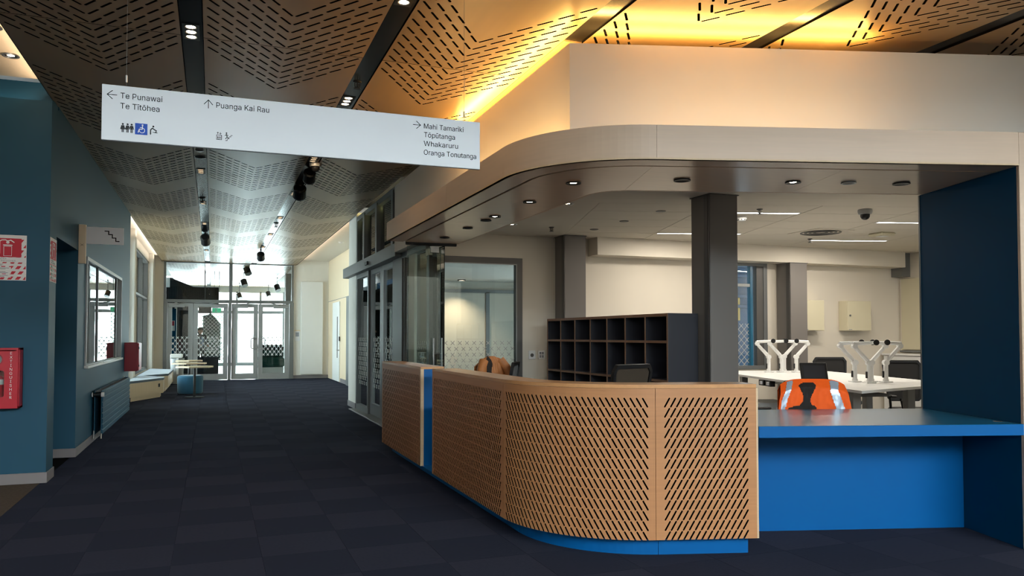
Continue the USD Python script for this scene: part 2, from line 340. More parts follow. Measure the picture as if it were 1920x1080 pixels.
# ================================================================== WINDOW BAY (left, beyond the teal wall)
wb = struct('wall_bay')
for k, (y0, y1) in enumerate([(20.6, 21.0), (26.7, 27.4)]):
    part(wb, 'bay_pier', cbox(-2.2, y0, 0, -1.74, y1, 4.0, .006), 'plaster')
part(wb, 'bay_sill', box(-2.2, 16.95, 0, -1.87, 27.4, .42), 'plaster')
part(wb, 'bay_head', box(-2.2, 16.95, 3.75, -1.87, 27.4, 4.0), 'plaster')
w2 = struct('window_2', 'dark framed full height window in the bay')
for a, b in ((17.0, 20.6), (21.0, 26.7)):
    n = 3 if a < 20 else 4
    ym = np.linspace(a, b, n)
    part(w2, 'window_frame', upright(frame2d(a, .42, b, 3.75, .07), -2.03, -1.89, 'y'), 'frame_dark')
    for q in range(n):
        if 0 < q < n - 1: part(w2, 'mullion', cbox(-2.02, ym[q] - .03, .45, -1.90, ym[q] + .03, 3.72, .004), 'frame_dark')
        if q < n - 1: part(w2, 'pane', box(-1.97, ym[q] + .03, .48, -1.963, ym[q + 1] - .03, 3.7), 'glass')
    part(w2, 'transom', cbox(-2.02, a + .05, 2.55, -1.90, b - .05, 2.62, .004), 'frame_dark')

# ================================================================== END SCREEN WITH DOORS
YD = 27.4
we = struct('wall_end')
part(we, 'end_wall', box(2.55, YD, 0, 4.1, YD + .25, 4.1), 'plaster')
part(we, 'end_pier', box(-2.6, YD, 0, -1.47, YD + .25, 4.1), 'cream')
part(we, 'wall_panel', cbox(2.80, YD - .09, .14, 3.52, YD - .001, 3.28, .004), 'white', label='tall white panel standing off the end wall')
part(we, 'skirting', cbox(2.55, YD - .012, 0, 4.1, YD + .0, .11, .003), 'skirt')
w3 = struct('window_3', 'glazed transom over the end doors')
part(w3, 'transom_frame', upright(frame2d(-1.47, 2.52, 2.55, 3.86, .07, .055, .10), YD - .06, YD + .06), 'frame')
part(w3, 'mullion', cbox(.50, YD - .07, 2.60, .60, YD + .07, 3.82, .005), 'frame')
part(w3, 'pane', box(-1.40, YD - .004, 2.60, .50, YD + .004, 3.81), 'glass'); part(w3, 'pane', box(.60, YD - .004, 2.60, 2.48, YD + .004, 3.81), 'glass')
tr = struct('trim_1')
part(tr, 'door_jamb', cbox(-1.47, YD - .07, 0, -1.36, YD + .07, 2.56, .005), 'frame')
part(tr, 'door_jamb', cbox(2.42, YD - .07, 0, 2.56, YD + .07, 2.56, .005), 'frame')
part(tr, 'door_mullion', cbox(.48, YD - .07, 0, .58, YD + .07, 2.56, .005), 'frame')
def xmarks(x0, x1, z0, rows, pitch, size, y, w=.02, axis='x', t=.002, skip=None, rowh=None):
    """a field of small crosses, staggered row by row, as one thin film"""
    g = []
    for r in range(rows):
        x = x0 + (pitch / 2 if r % 2 else 0)
        while x < x1:
            z = z0 + r * (rowh or pitch * .5)
            if skip is None or not skip(x, z):
                for s in (-1, 1): g.append(LineString([(x - size / 2, z - s * size / 2), (x + size / 2, z + s * size / 2)]).buffer(w / 2, cap_style=2))
            x += pitch
    return upright(unary_union(g), y - t, y, axis)
def leaf(x0, x1, hinge, no, film):
    d = struct('door_%d' % no, None); s = .14
    part(d, 'leaf_frame', upright(frame2d(x0 + .006, .012, x1 - .006, 2.50, s, .11, .19), YD - .028, YD + .028), 'frame_light')
    part(d, 'pane', box(x0 + s - .005, YD - .005, .17, x1 - s + .005, YD + .005, 2.40), 'glass')
    hx = x1 - .07 if hinge < 0 else x0 + .07
    bx = hx + .15 * hinge; part(d, 'pull_handle', tube([(hx, YD - .03, 1.36), (hx, YD - .07, 1.36), (bx - .03 * hinge, YD - .085, 1.36), (bx, YD - .085, 1.33), (bx, YD - .085, 1.05), (bx - .03 * hinge, YD - .085, 1.02), (hx, YD - .07, 1.02), (hx, YD - .03, 1.02)], .017, 10), 'frame_light', smooth=40)
    cx = x0 + .28 if hinge < 0 else x1 - .28
    c = part(d, 'door_closer', cbox(cx - .24, YD - .10, 2.36, cx + .24, YD - .028, 2.45, .008), 'frame_light')
    part(c, 'closer_arm', tube([(cx, YD - .07, 2.45), (cx + .12 * -hinge, YD - .10, 2.49), (cx + .30 * -hinge, YD - .03, 2.52)], .012, 6), 'chrome')
    if film: part(d, 'cross_film', xmarks(x0 + s + .04, x1 - s - .02, .82, 7, .137, .066, YD - .006, .024, rowh=.094), 'film', kind='stuff')
leaf(-1.36, -.59, -1, 1, True); leaf(-.59, .48, 1, 2, True); leaf(.58, 1.42, -1, 3, False); leaf(1.42, 2.42, 1, 4, True)

# ================================================================== RECESS ON THE RIGHT (door to other rooms)
wr = struct('wall_recess')
part(wr, 'timber_lining', box(3.72, 16.45, 0, 3.9, 27.4, 4.0), 'pale_wood')
part(wr, 'joint_line', box(3.712, 16.5, 2.60, 3.722, 27.4, 2.615), 'skirt')
part(wr, 'skirting', cbox(3.705, 16.5, 0, 3.72, 24.6, .13, .003), 'skirt')
part(wr, 'return_wall', box(2.66, 16.40, 0, 3.9, 16.5, 4.0), 'plaster')
d5 = struct('door_5', 'white door with tall narrow glass strip in the timber lined wall')
part(d5, 'leaf', cbox(3.69, 24.75, .01, 3.72, 26.2, 2.52, .003), 'white')
part(d5, 'vision_strip', cbox(3.682, 25.05, .75, 3.692, 25.17, 2.05, .002), 'frame_dark')
part(d5, 'lock_plate', cbox(3.67, 24.62, 1.28, 3.70, 24.70, 1.42, .003), 'black'); part(d5, 'lever', tube([(3.69, 24.68, 1.0), (3.64, 24.68, 1.0), (3.64, 24.86, 1.0)], .012, 8), 'chrome')
d6 = struct('door_6', 'blue glass edged opening in the timber lined wall')
part(d6, 'jamb', cbox(3.66, 22.6, .0, 3.73, 23.2, 2.6, .004), 'frame')

# ================================================================== PIER, SLIDING DOOR, CLERESTORY on the right
XR = 2.69
wp = struct('wall_pier')
part(wp, 'pier', cbox(2.655, 15.62, 0, 2.95, 16.5, 3.9, .004), 'plaster')
part(wp, 'skirting', cbox(2.643, 15.60, 0, 2.96, 16.51, .115, .003), 'skirt')
d7 = struct('door_7', 'grey framed automatic sliding door beside the white pier')
part(d7, 'header_box', cbox(2.55, 11.60, 2.645, 2.80, 16.62, 2.845, .006), 'frame_mid')
part(d7, 'sensor', cbox(2.52, 13.75, 2.70, 2.552, 13.98, 2.76, .006), 'black')
part(d7, 'side_frame', upright(frame2d(14.32, .02, 15.62, 2.66, .10), 2.66, 2.76, 'y'), 'frame_mid')
part(d7, 'pane', box(2.70, 14.42, .1, 2.71, 15.52, 2.58), 'glass')
part(d7, 'sliding_frame', upright(frame2d(13.30, .03, 14.32, 2.66, .14, .1, .2), 2.70, 2.755, 'y'), 'frame')
part(d7, 'pane', box(2.725, 13.42, .2, 2.733, 14.2, 2.58), 'glass')
part(d7, 'sliding_frame', upright(frame2d(12.30, .03, 13.29, 2.66, .14, .1, .2), 2.70, 2.755, 'y'), 'frame')
part(d7, 'pane', box(2.725, 12.42, .2, 2.733, 13.17, 2.58), 'glass')
part(d7, 'pocket_panel', cbox(2.665, 11.62, .0, 2.76, 12.29, 2.66, .004), 'frame_dark')
part(d7, 'threshold', cbox(2.52, 12.2, 0, 2.78, 15.6, .02, .004), 'frame')
part(d7, 'cross_film', cat(*[xmarks(a, b, .55, 10,   .18, .065, xx, .015, 'y', rowh=.092) for a, b, xx in ((13.46, 14.18, 2.722), (12.46, 13.15, 2.722), (14.5, 15.5, 2.697))]), 'film_grey', kind='stuff')
w4 = struct('window_4', 'clerestory glazing over the sliding door')
part(w4, 'clerestory_frame', upright(frame2d(11.60, 2.80, 15.62, 3.80, .09), 2.66, 2.78, 'y'), 'frame_mid')
for y in (12.25, 13.55, 14.75): part(w4, 'mullion', cbox(2.64, y - .07, 2.84, 2.80, y + .07, 3.76, .004), 'frame_mid')
for a, b in ((11.69, 12.18), (12.32, 13.48), (13.62, 14.68), (14.82, 15.53)): part(w4, 'pane', box(2.71, a, 2.88, 2.718, b, 3.72), 'glass_green')
part(w4, 'light_shelf', cat(box(3.05, 11.0, 2.75, 3.15, 16.4, 4.0), box(2.8, 11.4, 2.74, 3.1, 16.4, 2.76)), 'cream')
part(w4, 'light_strip', box(3.035, 12.9, 3.62, 3.05, 16.2, 3.665), 'strip_on')
rect_light(w4.path + '/shelf_light', (3.02, 14.4, 3.68), (-.3, 0, 1), 3.2, .03, (1, .82, .35), 60, along=(0, 1, 0))

# vestibule behind the sliding door and the office's glazed wall
wv = struct('wall_vestibule')
part(wv, 'outer_wall', cat(box(6.95, 10.3, 0, 7.05, 11.2, 2.75), box(6.95, 15.3, 0, 7.05, 16.3, 2.75), box(6.95, 11.2, 2.4, 7.05, 15.3, 2.75)), 'cream')
part(wv, 'vestibule_ceiling', prism(sbox(2.80, 10.28, 7.05, 16.3).difference(Point(4.86, 15.66).buffer(.07, quad_segs=8)), 2.62, 2.70), 'plaster')
part(wv, 'rear_wall', box(2.8, 16.2, 0, 7.05, 16.3, 2.75), 'cream')
for a, b in ((4.56, 5.56), (5.64, 6.75)): part(wv, 'pinboard', cbox(a, 16.15, .1, b, 16.2, 2.38, .004), 'cream')
part(wv, 'board_frame', cat(upright(frame2d(4.44, .05, 6.82, 2.45, .07), 16.12, 16.2), box(5.56, 16.12, .1, 5.64, 16.2, 2.4)), 'frame')
part(wv, 'threshold_frame', cat(box(6.9, 11.2, 0, 6.98, 11.3, 2.4), box(6.9, 13.2, 0, 6.98, 13.3, 2.4), box(6.9, 15.2, 0, 6.98, 15.3, 2.4), box(6.9, 11.2, 1.6, 6.98, 15.3, 1.66)), 'frame_dark')
can_ = prism(Point(0, 0).buffer(.085, quad_segs=8).difference(Point(0, 0).buffer(.066, quad_segs=8)), 2.600, 2.70); can_.apply_translation((4.86, 15.66, 0)); part(wv, 'lamp_can', can_, 'black')
disk_light(wv.path + '/wall_washer', (4.86, 15.66, 2.672), .035, (1, .80, .55), 2600)
disk_light(wv.path + '/lamp_light', (5.5, 12.6, 2.61), .09, (1, .92, .82), 34)

# ================================================================== UPPER WALL over the desk (bulkhead with cove)
XU, NU, ZU = 2.543, 5.91, 3.70
c0 = np.linalg.solve(np.array([[1, 0], [N[0], N[1]]]), [XU, NU])       # plan corner of the bulkhead
def at_f(n, f): return (F * f + N * n)[:2]
uw = struct('wall_upper')
cin = np.linalg.solve(np.array([[1, 0], [N[0], N[1]]]), [XU + .15, NU + .15])
part(uw, 'side_face', prism(Polygon([(XU, 11.6), c0, cin, (XU + .15, 11.6)]), 2.70, ZU), 'plaster')
part(uw, 'front_face', prism(Polygon([c0, at_f(NU, 7.5), at_f(NU + .15, 7.5), cin]), 2.70, ZU), 'plaster')
part(uw, 'gap_backing', prism(Polygon([(XU + .6, 11.6), np.linalg.solve(np.array([[1, 0], [N[0], N[1]]]), [XU + .6, NU + .6]), at_f(NU + .6, 7.5), at_f(NU + .7, 7.5), np.linalg.solve(np.array([[1, 0], [N[0], N[1]]]), [XU + .7, NU + .7]), (XU + .7, 11.6)]), 2.9, HC + .3), 'plaster')
a, b = (XU + .07, 8.6), (XU + .07, c0[1] + .2)
rect_light(uw.path + '/cove_light', (XU + .04, (8.5 + c0[1]) / 2, ZU + .012), (-.1, 0, 1), 8.5 - c0[1] - .1, .05, WARM, 78, along=(0, 1, 0))
p0, p1 = at_f(NU + .04, c0 @ F[:2] + .08), at_f(NU + .04, 3.30); pc = (p0 + p1) / 2
rect_light(uw.path + '/cove_light_001', (*pc, ZU + .015), tuple(np.array([0, 0, 1.]) - .1 * N), float(np.linalg.norm(p1 - p0)), .05, WARM, 78, along=F)

# ================================================================== CURVED PLAN LINE shared by desk and canopy
XD, ND, RD = 2.0, 5.06, 1.0
corner = np.linalg.solve(np.array([[1, 0], [N[0], N[1]]]), [XD, ND])
turn = FA - math.pi / 2; turn = math.acos(float(np.dot((0, -1), F[:2]))); tl = RD * math.tan(turn / 2)
YARC = corner[1] + tl
def plan(s, d=0., y_start=9.8, xd=XD, nd=ND, rd=RD):
    """point at length s along the front line, set back by d (positive is towards the office)"""
    c = np.linalg.solve(np.array([[1, 0], [N[0], N[1]]]), [xd, nd]); t = rd * math.tan(turn / 2); ya = c[1] + t; l1 = y_start - ya; l2 = rd * turn
    if s <= l1: return np.array([xd + d, y_start - s])
    if s <= l1 + l2:
        a = (s - l1) / rd; cc = np.array([xd + rd, ya]); return cc - (rd - d) * np.array([math.cos(a), math.sin(a)])
    p = c + t * F[:2]; return p + (s - l1 - l2) * F[:2] + d * N[:2]
L1, L2 = 9.8 - YARC, RD * turn
f_end = float((corner + tl * F[:2]) @ F[:2])                  # F-coordinate where the straight front begins
def s_of_f(f): return L1 + L2 + (f - f_end)
def line(s0, s1, d, step=.05, **k):
    n = max(2, int((s1 - s0) / step)); return [tuple(plan(s, d, **k)) for s in np.linspace(s0, s1, n)]
def band(s0, s1, d0, d1, z0, z1, step=.05, **k):
    return prism(Polygon(line(s0, s1, d0, step, **k) + line(s0, s1, d1, step, **k)[::-1]), z0, z1)
def perforated(s0, s1, z0, z1, lean, t=.012, step=.03, **k):
    """front board with slanted routed slots, bent along the plan line"""
    base = sbox(s0 + .0015, z0, s1 - .0015, z1); ncol = int(round((s1 - s0 - .105) / .0402)); pit = .0402; w = (ncol - 1) * pit
    holes, mid = [], (s0 + s1) / 2
    for r in range(14):
        for q in range(ncol):
            holes.append(slot(mid - w / 2 + q * pit, z1 - .092 - .0669 * r, .0305, .0535 * lean, .0106, 2))
    P = base.difference(unary_union(holes)); out = []
    cuts = np.arange(s0, s1 + step, step) if s1 > L1 + .05 and s0 < L1 + L2 - .05 else np.linspace(s0, s1, 9)
    for a, b in zip(cuts[:-1], cuts[1:]):
        piece = P.intersection(sbox(a, z0 - 1, b, z1 + 1))
        if piece.is_empty: continue
        e = prism(piece, 0, t); nz = e.face_normals; cen = e.triangles_center
        inner = (abs(nz[:, 0]) > .99) & ((abs(cen[:, 0] - a) < 1e-4) | (abs(cen[:, 0] - b) < 1e-4)) & (abs(cen[:, 0] - s0) > .01) & (abs(cen[:, 0] - s1) > .01)
        out.append(tm(e.vertices, e.faces[~inner]))
    e = cat(out); v = e.vertices; nz = e.face_normals; cen = e.triangles_center
    rim = (abs(cen[:, 0] - s0) < .01) | (abs(cen[:, 0] - s1) < .01) | (abs(cen[:, 1] - z0) < .001) | (abs(cen[:, 1] - z1) < .001)
    wall = (abs(nz[:, 2]) < .5) & ~rim
    P2 = np.column_stack([np.array([plan(s, d, **k) for s, d in zip(v[:, 0], v[:, 2])]), v[:, 1]]); res = []
    for sel in (~wall, wall):
        e2 = tm(P2, e.faces[sel]); e2.invert(); e2.remove_unreferenced_vertices(); res.append(e2)
    return res
def slotted(label, *a):
    x, c = perforated(*a); p = part(desk, 'front_panel', x, 'desk_wood', label=label); part(p, 'slot_core', c, 'slot_core', kind='stuff')

# ================================================================== RECEPTION DESK
ZB, ZT = .117, 1.105
desk = thing('reception_desk', 'curved oak reception desk with slotted front panels on a blue plinth', 'reception desk', (2.6, 6.2, 0))
sA0, sA1 = 0., 9.8 - 7.86; sB0, sB1 = 9.8 - 7.40, L1 + .02; sE = s_of_f(2.005)
E_ = 's'
slotted('slotted oak panel at the far end, before the gap', sA0, sA1, ZB, ZT - .002, -1)
slotted('slotted oak panel between gap and bend', sB0, sB1, ZB, ZT - .002, 1)
slotted('bent slotted oak panel at the corner', sB1, L1 + L2, ZB, ZT - .002, -1)
slotted('flat slotted oak panel beside the blue counter', L1 + L2, sE, ZB, ZT - .002, 1)
part(desk, 'backing', cat(band(sA0, sA1, .032, .045, ZB, ZT - .03), band(sB0, sE - .01, .032, .045, ZB, ZT - .03)), 'void')
part(desk, 'ledge', band(sA0, sA1, 0, .25, ZT - .0005, ZT + .024), 'desk_top', label='oak top ledge of the far unit')
part(desk, 'ledge', band(sB0, sE, 0, .25, ZT - .0005, ZT + .024), 'desk_top', label='oak top ledge along the bend')
q = 9.8 - sA1
part(desk, 'edge_strip', box(XD, q - .002, ZB, XD + .035, q + .018, ZT), 'ply_edge', label='pale plywood end edge')
part(desk, 'end_panel', cbox(XD + .035, q - .002, ZB, XD + .25, q + .03, ZT - .002, .002), 'blue', label='blue laminate end face in the gap')
part(desk, 'edge_strip', toFN(box(2.003, ND + .001, ZB, 2.016, ND + .34, ZT)), 'ply_edge')
part(desk, 'end_panel', toFN(box(1.99, ND + .02, ZB, 2.003, ND + .60, ZT - .03)), 'blue')
part(desk, 'end_panel', box(XD + .03, 7.36, ZB, XD + .6, 7.39, .82), 'blue')
k = dict(xd=2.13, nd=5.147, rd=.93)
kl1 = 9.8 - (np.linalg.solve(np.array([[1, 0], [N[0], N[1]]]), [2.13, 5.147])[1] + .93 * math.tan(turn / 2)); kl2 = .93 * turn
kend = kl1 + kl2 + (1.975 - float((np.linalg.solve(np.array([[1, 0], [N[0], N[1]]]), [2.13, 5.147]) + .93 * math.tan(turn / 2) * F[:2]) @ F[:2]))
sj = [0, kl1 + .02, kl1 + kl2 - .02, kend]
for a, b in zip(sj[:-1], sj[1:]): part(desk, 'plinth', band(a + .0015, b - .0015, 0, .02, 0, ZB + .01, **k), 'blue')
part(desk, 'plinth_top', band(0, sE - .02, .02, .16, ZB - .003, ZB), 'blue')
part(desk, 'work_surface', cat(band(sA0 + .3, sA1, .10, .80, .725, .75), band(sB0, sE - .03, .10, .80, .725, .75)), 'white')
part(desk, 'inner_gable', cat(box(2.15, 9.46, 0, 2.75, 9.49, .72), box(2.15, 7.9, 0, 2.75, 7.93, .72), box(2.15, 5.6, 0, 2.75, 5.63, .72)), 'white')

# ================================================================== LOW BLUE COUNTER
FL, FR = 2.02, 3.87
ctr = thing('low_counter', 'low bright blue counter between the oak desk and the dark blue side panel', 'counter', (3.6, 5.0, 0))
part(ctr, 'worktop', fbox(FL, ND, .775, FR - .004, 6.21, .85, .003), 'blue_top')
part(ctr, 'front_edge', fbox(FL, ND - .004, .774, FR - .004, ND + .004, .8485, .001), 'blue', label='bright blue front edge')
part(ctr, 'knee_panel', fbox(FL, 5.70, 0, FR - .004, 5.73, .775), 'blue')
part(ctr, 'cable_grommet', toFN(lathe([(0, 0), (.022, 0), (.026, .003), (.03, .0)], (3.80, 5.22, .8505), 20)), 'chrome', smooth=40)

# ================================================================== CANOPY over the desk
ZF0, ZF1 = 2.616, 2.846
can = thing('timber_canopy', 'curved pale maple canopy and portal framing the reception opening', 'canopy', (3.2, 6.0, 0))
sL = .25; sJ = L1 + L2 + .0
fk = dict(rd=1.0)
for a, b in ((sL, L1 - 1.5), (L1 - 1.5, sJ + .02), (sJ + .02, s_of_f(FR))):
    part(can, 'fascia', band(a + .001, b - .001, 0, .025, ZF0, ZF1), 'fascia_wood')
part(can, 'fascia_lip', band(sL, s_of_f(FR), -.002, .03, ZF0 - .0, ZF0 + .012), 'ply_edge', label='reddish ply edge under the fascia')
part(can, 'fascia', fbox(FR, ND, 0, FR + 1.1, ND + .03, ZF1, .003), 'fascia_wood', label='pale front of the right portal leg')
o = line(sL, s_of_f(FR), .02)
inner = [(2.905, 9.55), (2.905, 5.95)]
ci_ = np.linalg.solve(np.array([[1, 0], [N[0], N[1]]]), [2.905, 6.18]); ri = .32; ti = ri * math.tan(turn / 2)
arc = [np.array([2.905 + ri, ci_[1] + ti]) - ri * np.array([math.cos(a), math.sin(a)]) for a in np.linspace(0, turn, 12)]
inner = [(2.905, 9.55)] + [tuple(p) for p in arc] + [tuple(at_f(6.18, FR))]
outer_strip = Polygon(line(sL, s_of_f(FR), .02) + line(sL, s_of_f(FR), .20)[::-1])
field = Polygon(line(sL, s_of_f(FR), .225) + inner[::-1])
e0 = plan(sJ + .1, 0); cutl = LineString([plan(sJ + .05, -.1), plan(sJ + .05, 0) + 2.2 * (N[:2] * .75 + F[:2] * .08)])
part(can, 'soffit_edge', prism(outer_strip, ZF0 + .001, ZF0 + .02), 'soffit_wood')
from shapely.ops import split as shp_split
pieces = []
lines = [LineString([(1.5, 7.7), (3.5, 7.7)]), LineString([plan(sJ + .05, 0), plan(sJ + .05, 2.0)]), LineString([at_f(4.5, 2.75), at_f(7, 2.75)])]
pieces = [field]
for ln in lines: pieces = [g for p in pieces for g in shp_split(p, ln).geoms]
for p in pieces: part(can, 'soffit_panel', prism(p.buffer(-.0012, join_style=2), ZF0 + .001, ZF0 + .02), 'soffit_wood')
part(can, 'shadow_gap', prism(Polygon(line(sL, s_of_f(FR), .19) + line(sL, s_of_f(FR), .24)[::-1]), ZF0 + .022, ZF0 + .03), 'void')
part(can, 'soffit_upstand', prism(LineString(inner).buffer(.012, cap_style=2), ZF0 + .0, 2.86), 'fascia_wood')
part(can, 'end_board', cbox(2.0, 9.55, ZF0, 2.03, 9.58, ZF1), 'fascia_wood'); part(can, 'end_board', cbox(2.24, 9.555, ZF0 - .03, 2.90, 9.60, ZF1 - .02), 'black', label='black head rail at the far end of the canopy')
part(can, 'top_board', prism(Polygon(line(sL, s_of_f(FR + 1.0), .025) + [tuple(at_f(NU - .002, FR + 1.0)), (c0[0] - .002 * F[1], c0[1] - .004), (XU - .002, 9.55)]), ZF1 - .05, ZF1 - .04), 'plaster')
part(can, 'portal_side', fbox(FR, ND + .03, 0, FR + .03, 6.21, ZF0, .002), 'teal_dark', label='dark blue inner side of the portal')
part(can, 'portal_edge', fbox(FR - .004, 6.205, .86, FR + .1, 6.225, ZF0, .002), 'frame', label='grey metal edge of the portal side')
part(can, 'portal_core', fbox(FR + .031, ND + .04, 0, FR + 1.0, 6.20, 2.8), 'plaster')
l1p, l2p = plan(1.2, .30), plan(L1 - .1, .30)
rect_light('/World/Lights/ledge_light', (2.30, 6.75, ZF1 - .02), (.35, 0, 1), 2.7, .03, (1, .60, .22), 46, along=(0, 1, 0))
p0, p1 = plan(s_of_f(1.3), .30), plan(s_of_f(3.25), .30); pc = (p0 + p1) / 2
rect_light('/World/Lights/ledge_light_001', (*pc, ZF1 - .02), tuple(np.array([0, 0, 1.]) + .35 * N), float(np.linalg.norm(p1 - p0)), .03, (1, .66, .33), 46, along=F)

# downlights and discs in the soffit
def downlight(name, label_, group, pts, z, r, lens, power=0, rim='black', first=[]):
    proto = None
    for (x, y) in pts:
        label = label_.pop(0) if isinstance(label_, list) else label_
        if proto is None:
            z = z - .004 if proto is None else z; d = thing(name, label, 'downlight' if lens else 'ceiling disc', (x, y, z), 0, group)
            part(d, 'rim', lathe([(r * .72, .004), (r * .78, -.004), (r, -.006), (r * 1.02, .0), (r * .9, .004)], (0, 0, 0), 28), rim, True, smooth=40)
            part(d, 'reflector', lathe([(0, .001), (r * .45, .001), (r * .74, -.003)], (0, 0, 0), 24), 'black', True, smooth=40)
            if lens: part(d, 'lens', lathe([(0, -.001), (r * .40, -.001), (r * .44, .001)], (0, 0, 0), 20), lens, True)
            proto = d
        else: copy(proto, name, label, (x, y, z), 0, group)
on = [(2.559, 5.383), (2.567, 6.285), (2.567, 7.182)]
downlight('downlight', [w + ' lit black rimmed downlight in the canopy soffit over the long side of the desk' for w in ('nearest', 'middle', 'farthest')], 'lit downlights over the long side', on, ZF0, .058, 'lamp_on')
downlight('downlight', 'lit black rimmed downlight in the canopy soffit over the blue counter', None, [(4.103, 4.76)], ZF0, .058, 'lamp_on')
downlight('ceiling_disc', ['unlit dark disc in the canopy soffit right beside the farthest lit downlight', 'unlit dark disc in the canopy soffit, middle one over the far desk unit', 'unlit dark disc in the canopy soffit nearest the glass door'], 'unlit discs over the long side', [(2.565, 7.447), (2.567, 8.054), (2.564, 8.941)], ZF0, .055, None)
downlight('ceiling_disc', 'unlit dark disc in the canopy soffit left of the lit one over the counter', None, [(3.271, 4.991)], ZF0, .062, None)
downlight('ceiling_disc', 'pale flush sensor disc in the canopy soffit right of the lit downlight', None, [(4.512, 4.626)], ZF0, .055, None, rim='frame_light')
downlight('ceiling_disc', 'unlit dark disc in the canopy soffit nearest the dark blue side', None, [(4.913, 4.506)], ZF0, .062, None)
for i, p in enumerate(on + [(4.103, 4.76)]): disk_light('/World/Lights/soffit_lamp_%d' % i, (*p, ZF0 - .012), .03, LEDW, 45)

# ================================================================== CHANNEL FIXTURES
ZC = HC + .012
def triple(label_, group, pts, hot):
    proto = None
    for (x, y) in pts:
        label = label_.pop(0) if isinstance(label_, list) else label_
        if proto is None:
            d = thing('triple_downlight', label, 'downlight', (x, y, ZC), 0, group)
            pl = prism(sbox(-.062, -.17, .062, .17).difference(unary_union([Point(0, yy).buffer(.044, quad_segs=6) for yy in (-.108, 0, .108)])), -.006, 0)
            part(d, 'faceplate', pl, 'black', True)
            for yy in (-.108, 0, .108):
                part(d, 'reflector', lathe([(.044, -.005), (.040, .002), (.028, .008)], (0, yy, -.002), 18), 'chrome', True, smooth=40)
                part(d, 'lens', lathe([(0, .004), (.030, .004), (.036, .0)], (0, yy, -.004), 16), hot, True)
            proto = d
        else: copy(proto, 'triple_downlight', label, (x, y, ZC), 0, group)
triple('brightly lit triple downlight in the channel left of the hanging sign\'s middle', None, [(-.182, 6.597)], 'lamp_on')
triple('brightly lit triple downlight in the middle ceiling channel just above the hanging sign', None, [(1.255, 7.996)], 'lamp_on')
triple('lit triple downlight in the middle ceiling channel at the top edge of the photo', None, [(1.257, 5.35)], 'lamp_on')
triple(['dim amber triple downlight in the left ceiling channel, ' + w for w in ('first below the hanging sign', 'second below the hanging sign', 'just before the black spotlight', 'last before the end doors')], 'amber downlights in the left channel', [(-.182, y) for y in (12.185, 15.083, 17.894, 23.504)], 'lamp_dim')
triple(['dim amber triple downlight in the middle ceiling channel, ' + w for w in ('right under the hanging sign', 'past the large black spotlight', 'third along', 'fourth along', 'last before the end doors')], 'amber downlights in the middle channel', [(1.257, y) for y in (10.83, 13.577, 16.46, 19.239, 22.1)], 'lamp_dim')
for i, (x, y, p) in enumerate([(-.182, 6.6, 40), (1.255, 8.0, 150), (1.257, 5.35, 150), (-.18, 12.19, 5), (1.257, 10.83, 60), (1.257, 13.58, 5)]): disk_light('/World/Lights/channel_lamp_%d' % i, (x, y, ZC - .015), .06, (1, .72, .42), p)
def disc(name, label, at, r, mat, cat_='ceiling disc', dz=.0):
    d = thing(name, label, cat_, at); part(d, 'cover', lathe([(0, -.022), (r * .6, -.02), (r, -.008), (r, 0)], (0, 0, 0), 24), mat, True, smooth=40)
    part(d, 'ring', lathe([(r, 0), (r * 1.1, -.004), (r * 1.14, 0)], (0, 0, 0), 24), 'chrome', True); return d
disc('speaker_disc', 'round black speaker in the left ceiling channel just below the hanging sign', (-.175, 11.23, ZC), .068, 'black', 'speaker')
disc('sensor_disc', 'small shiny sensor in the left ceiling channel directly under the hanging sign', (-.181, 10.81, ZC), .05, 'chrome', 'sensor')
def sprinkler(label, at, mat='black', s=1.):
    d = thing('sprinkler_head', label, 'sprinkler', at)
    part(d, 'escutcheon', lathe([(0, 0), (.035 * s, 0), (.03 * s, -.008 * s), (.012 * s, -.012 * s), (0, -.012 * s)], (0, 0, 0), 16), mat, True)
    part(d, 'frame', cat(cyl((0, 0, -.05 * s), .006 * s, .04 * s, 8), tube([(-.018 * s, 0, -.012 * s), (-.018 * s, 0, -.04 * s), (0, 0, -.05 * s)], .004 * s, 6), tube([(.018 * s, 0, -.012 * s), (.018 * s, 0, -.04 * s), (0, 0, -.05 * s)], .004 * s, 6)), mat, True)
    part(d, 'deflector', cyl((0, 0, -.056 * s), .028 * s, .004 * s, 12), mat, True)
sprinkler('black sprinkler head in the left ceiling channel', (-.19, 14.556, ZC), 'black', 1.6)
sprinkler('black sprinkler head in the middle ceiling channel', (1.24, 17.27, ZC), 'black', 1.6)
sprinkler('small black sprinkler head in the middle ceiling channel above the hanging sign', (1.25, 7.35, ZC), 'black', 1.2)
def camera_dome(label, at, s=1.):
    d = thing('dome_camera', label, 'camera', at)
    part(d, 'housing', lathe([(0, 0), (.075 * s, 0), (.078 * s, -.02 * s), (.07 * s, -.05 * s), (.055 * s, -.055 * s), (0, -.055 * s)], (0, 0, 0), 24), 'frame_light', True, smooth=40)
    part(d, 'dome', lathe([(.052 * s, -.05 * s), (.05 * s, -.08 * s), (.036 * s, -.103 * s), (.015 * s, -.114 * s), (0, -.115 * s)], (0, 0, 0), 20), 'black', True, smooth=60)
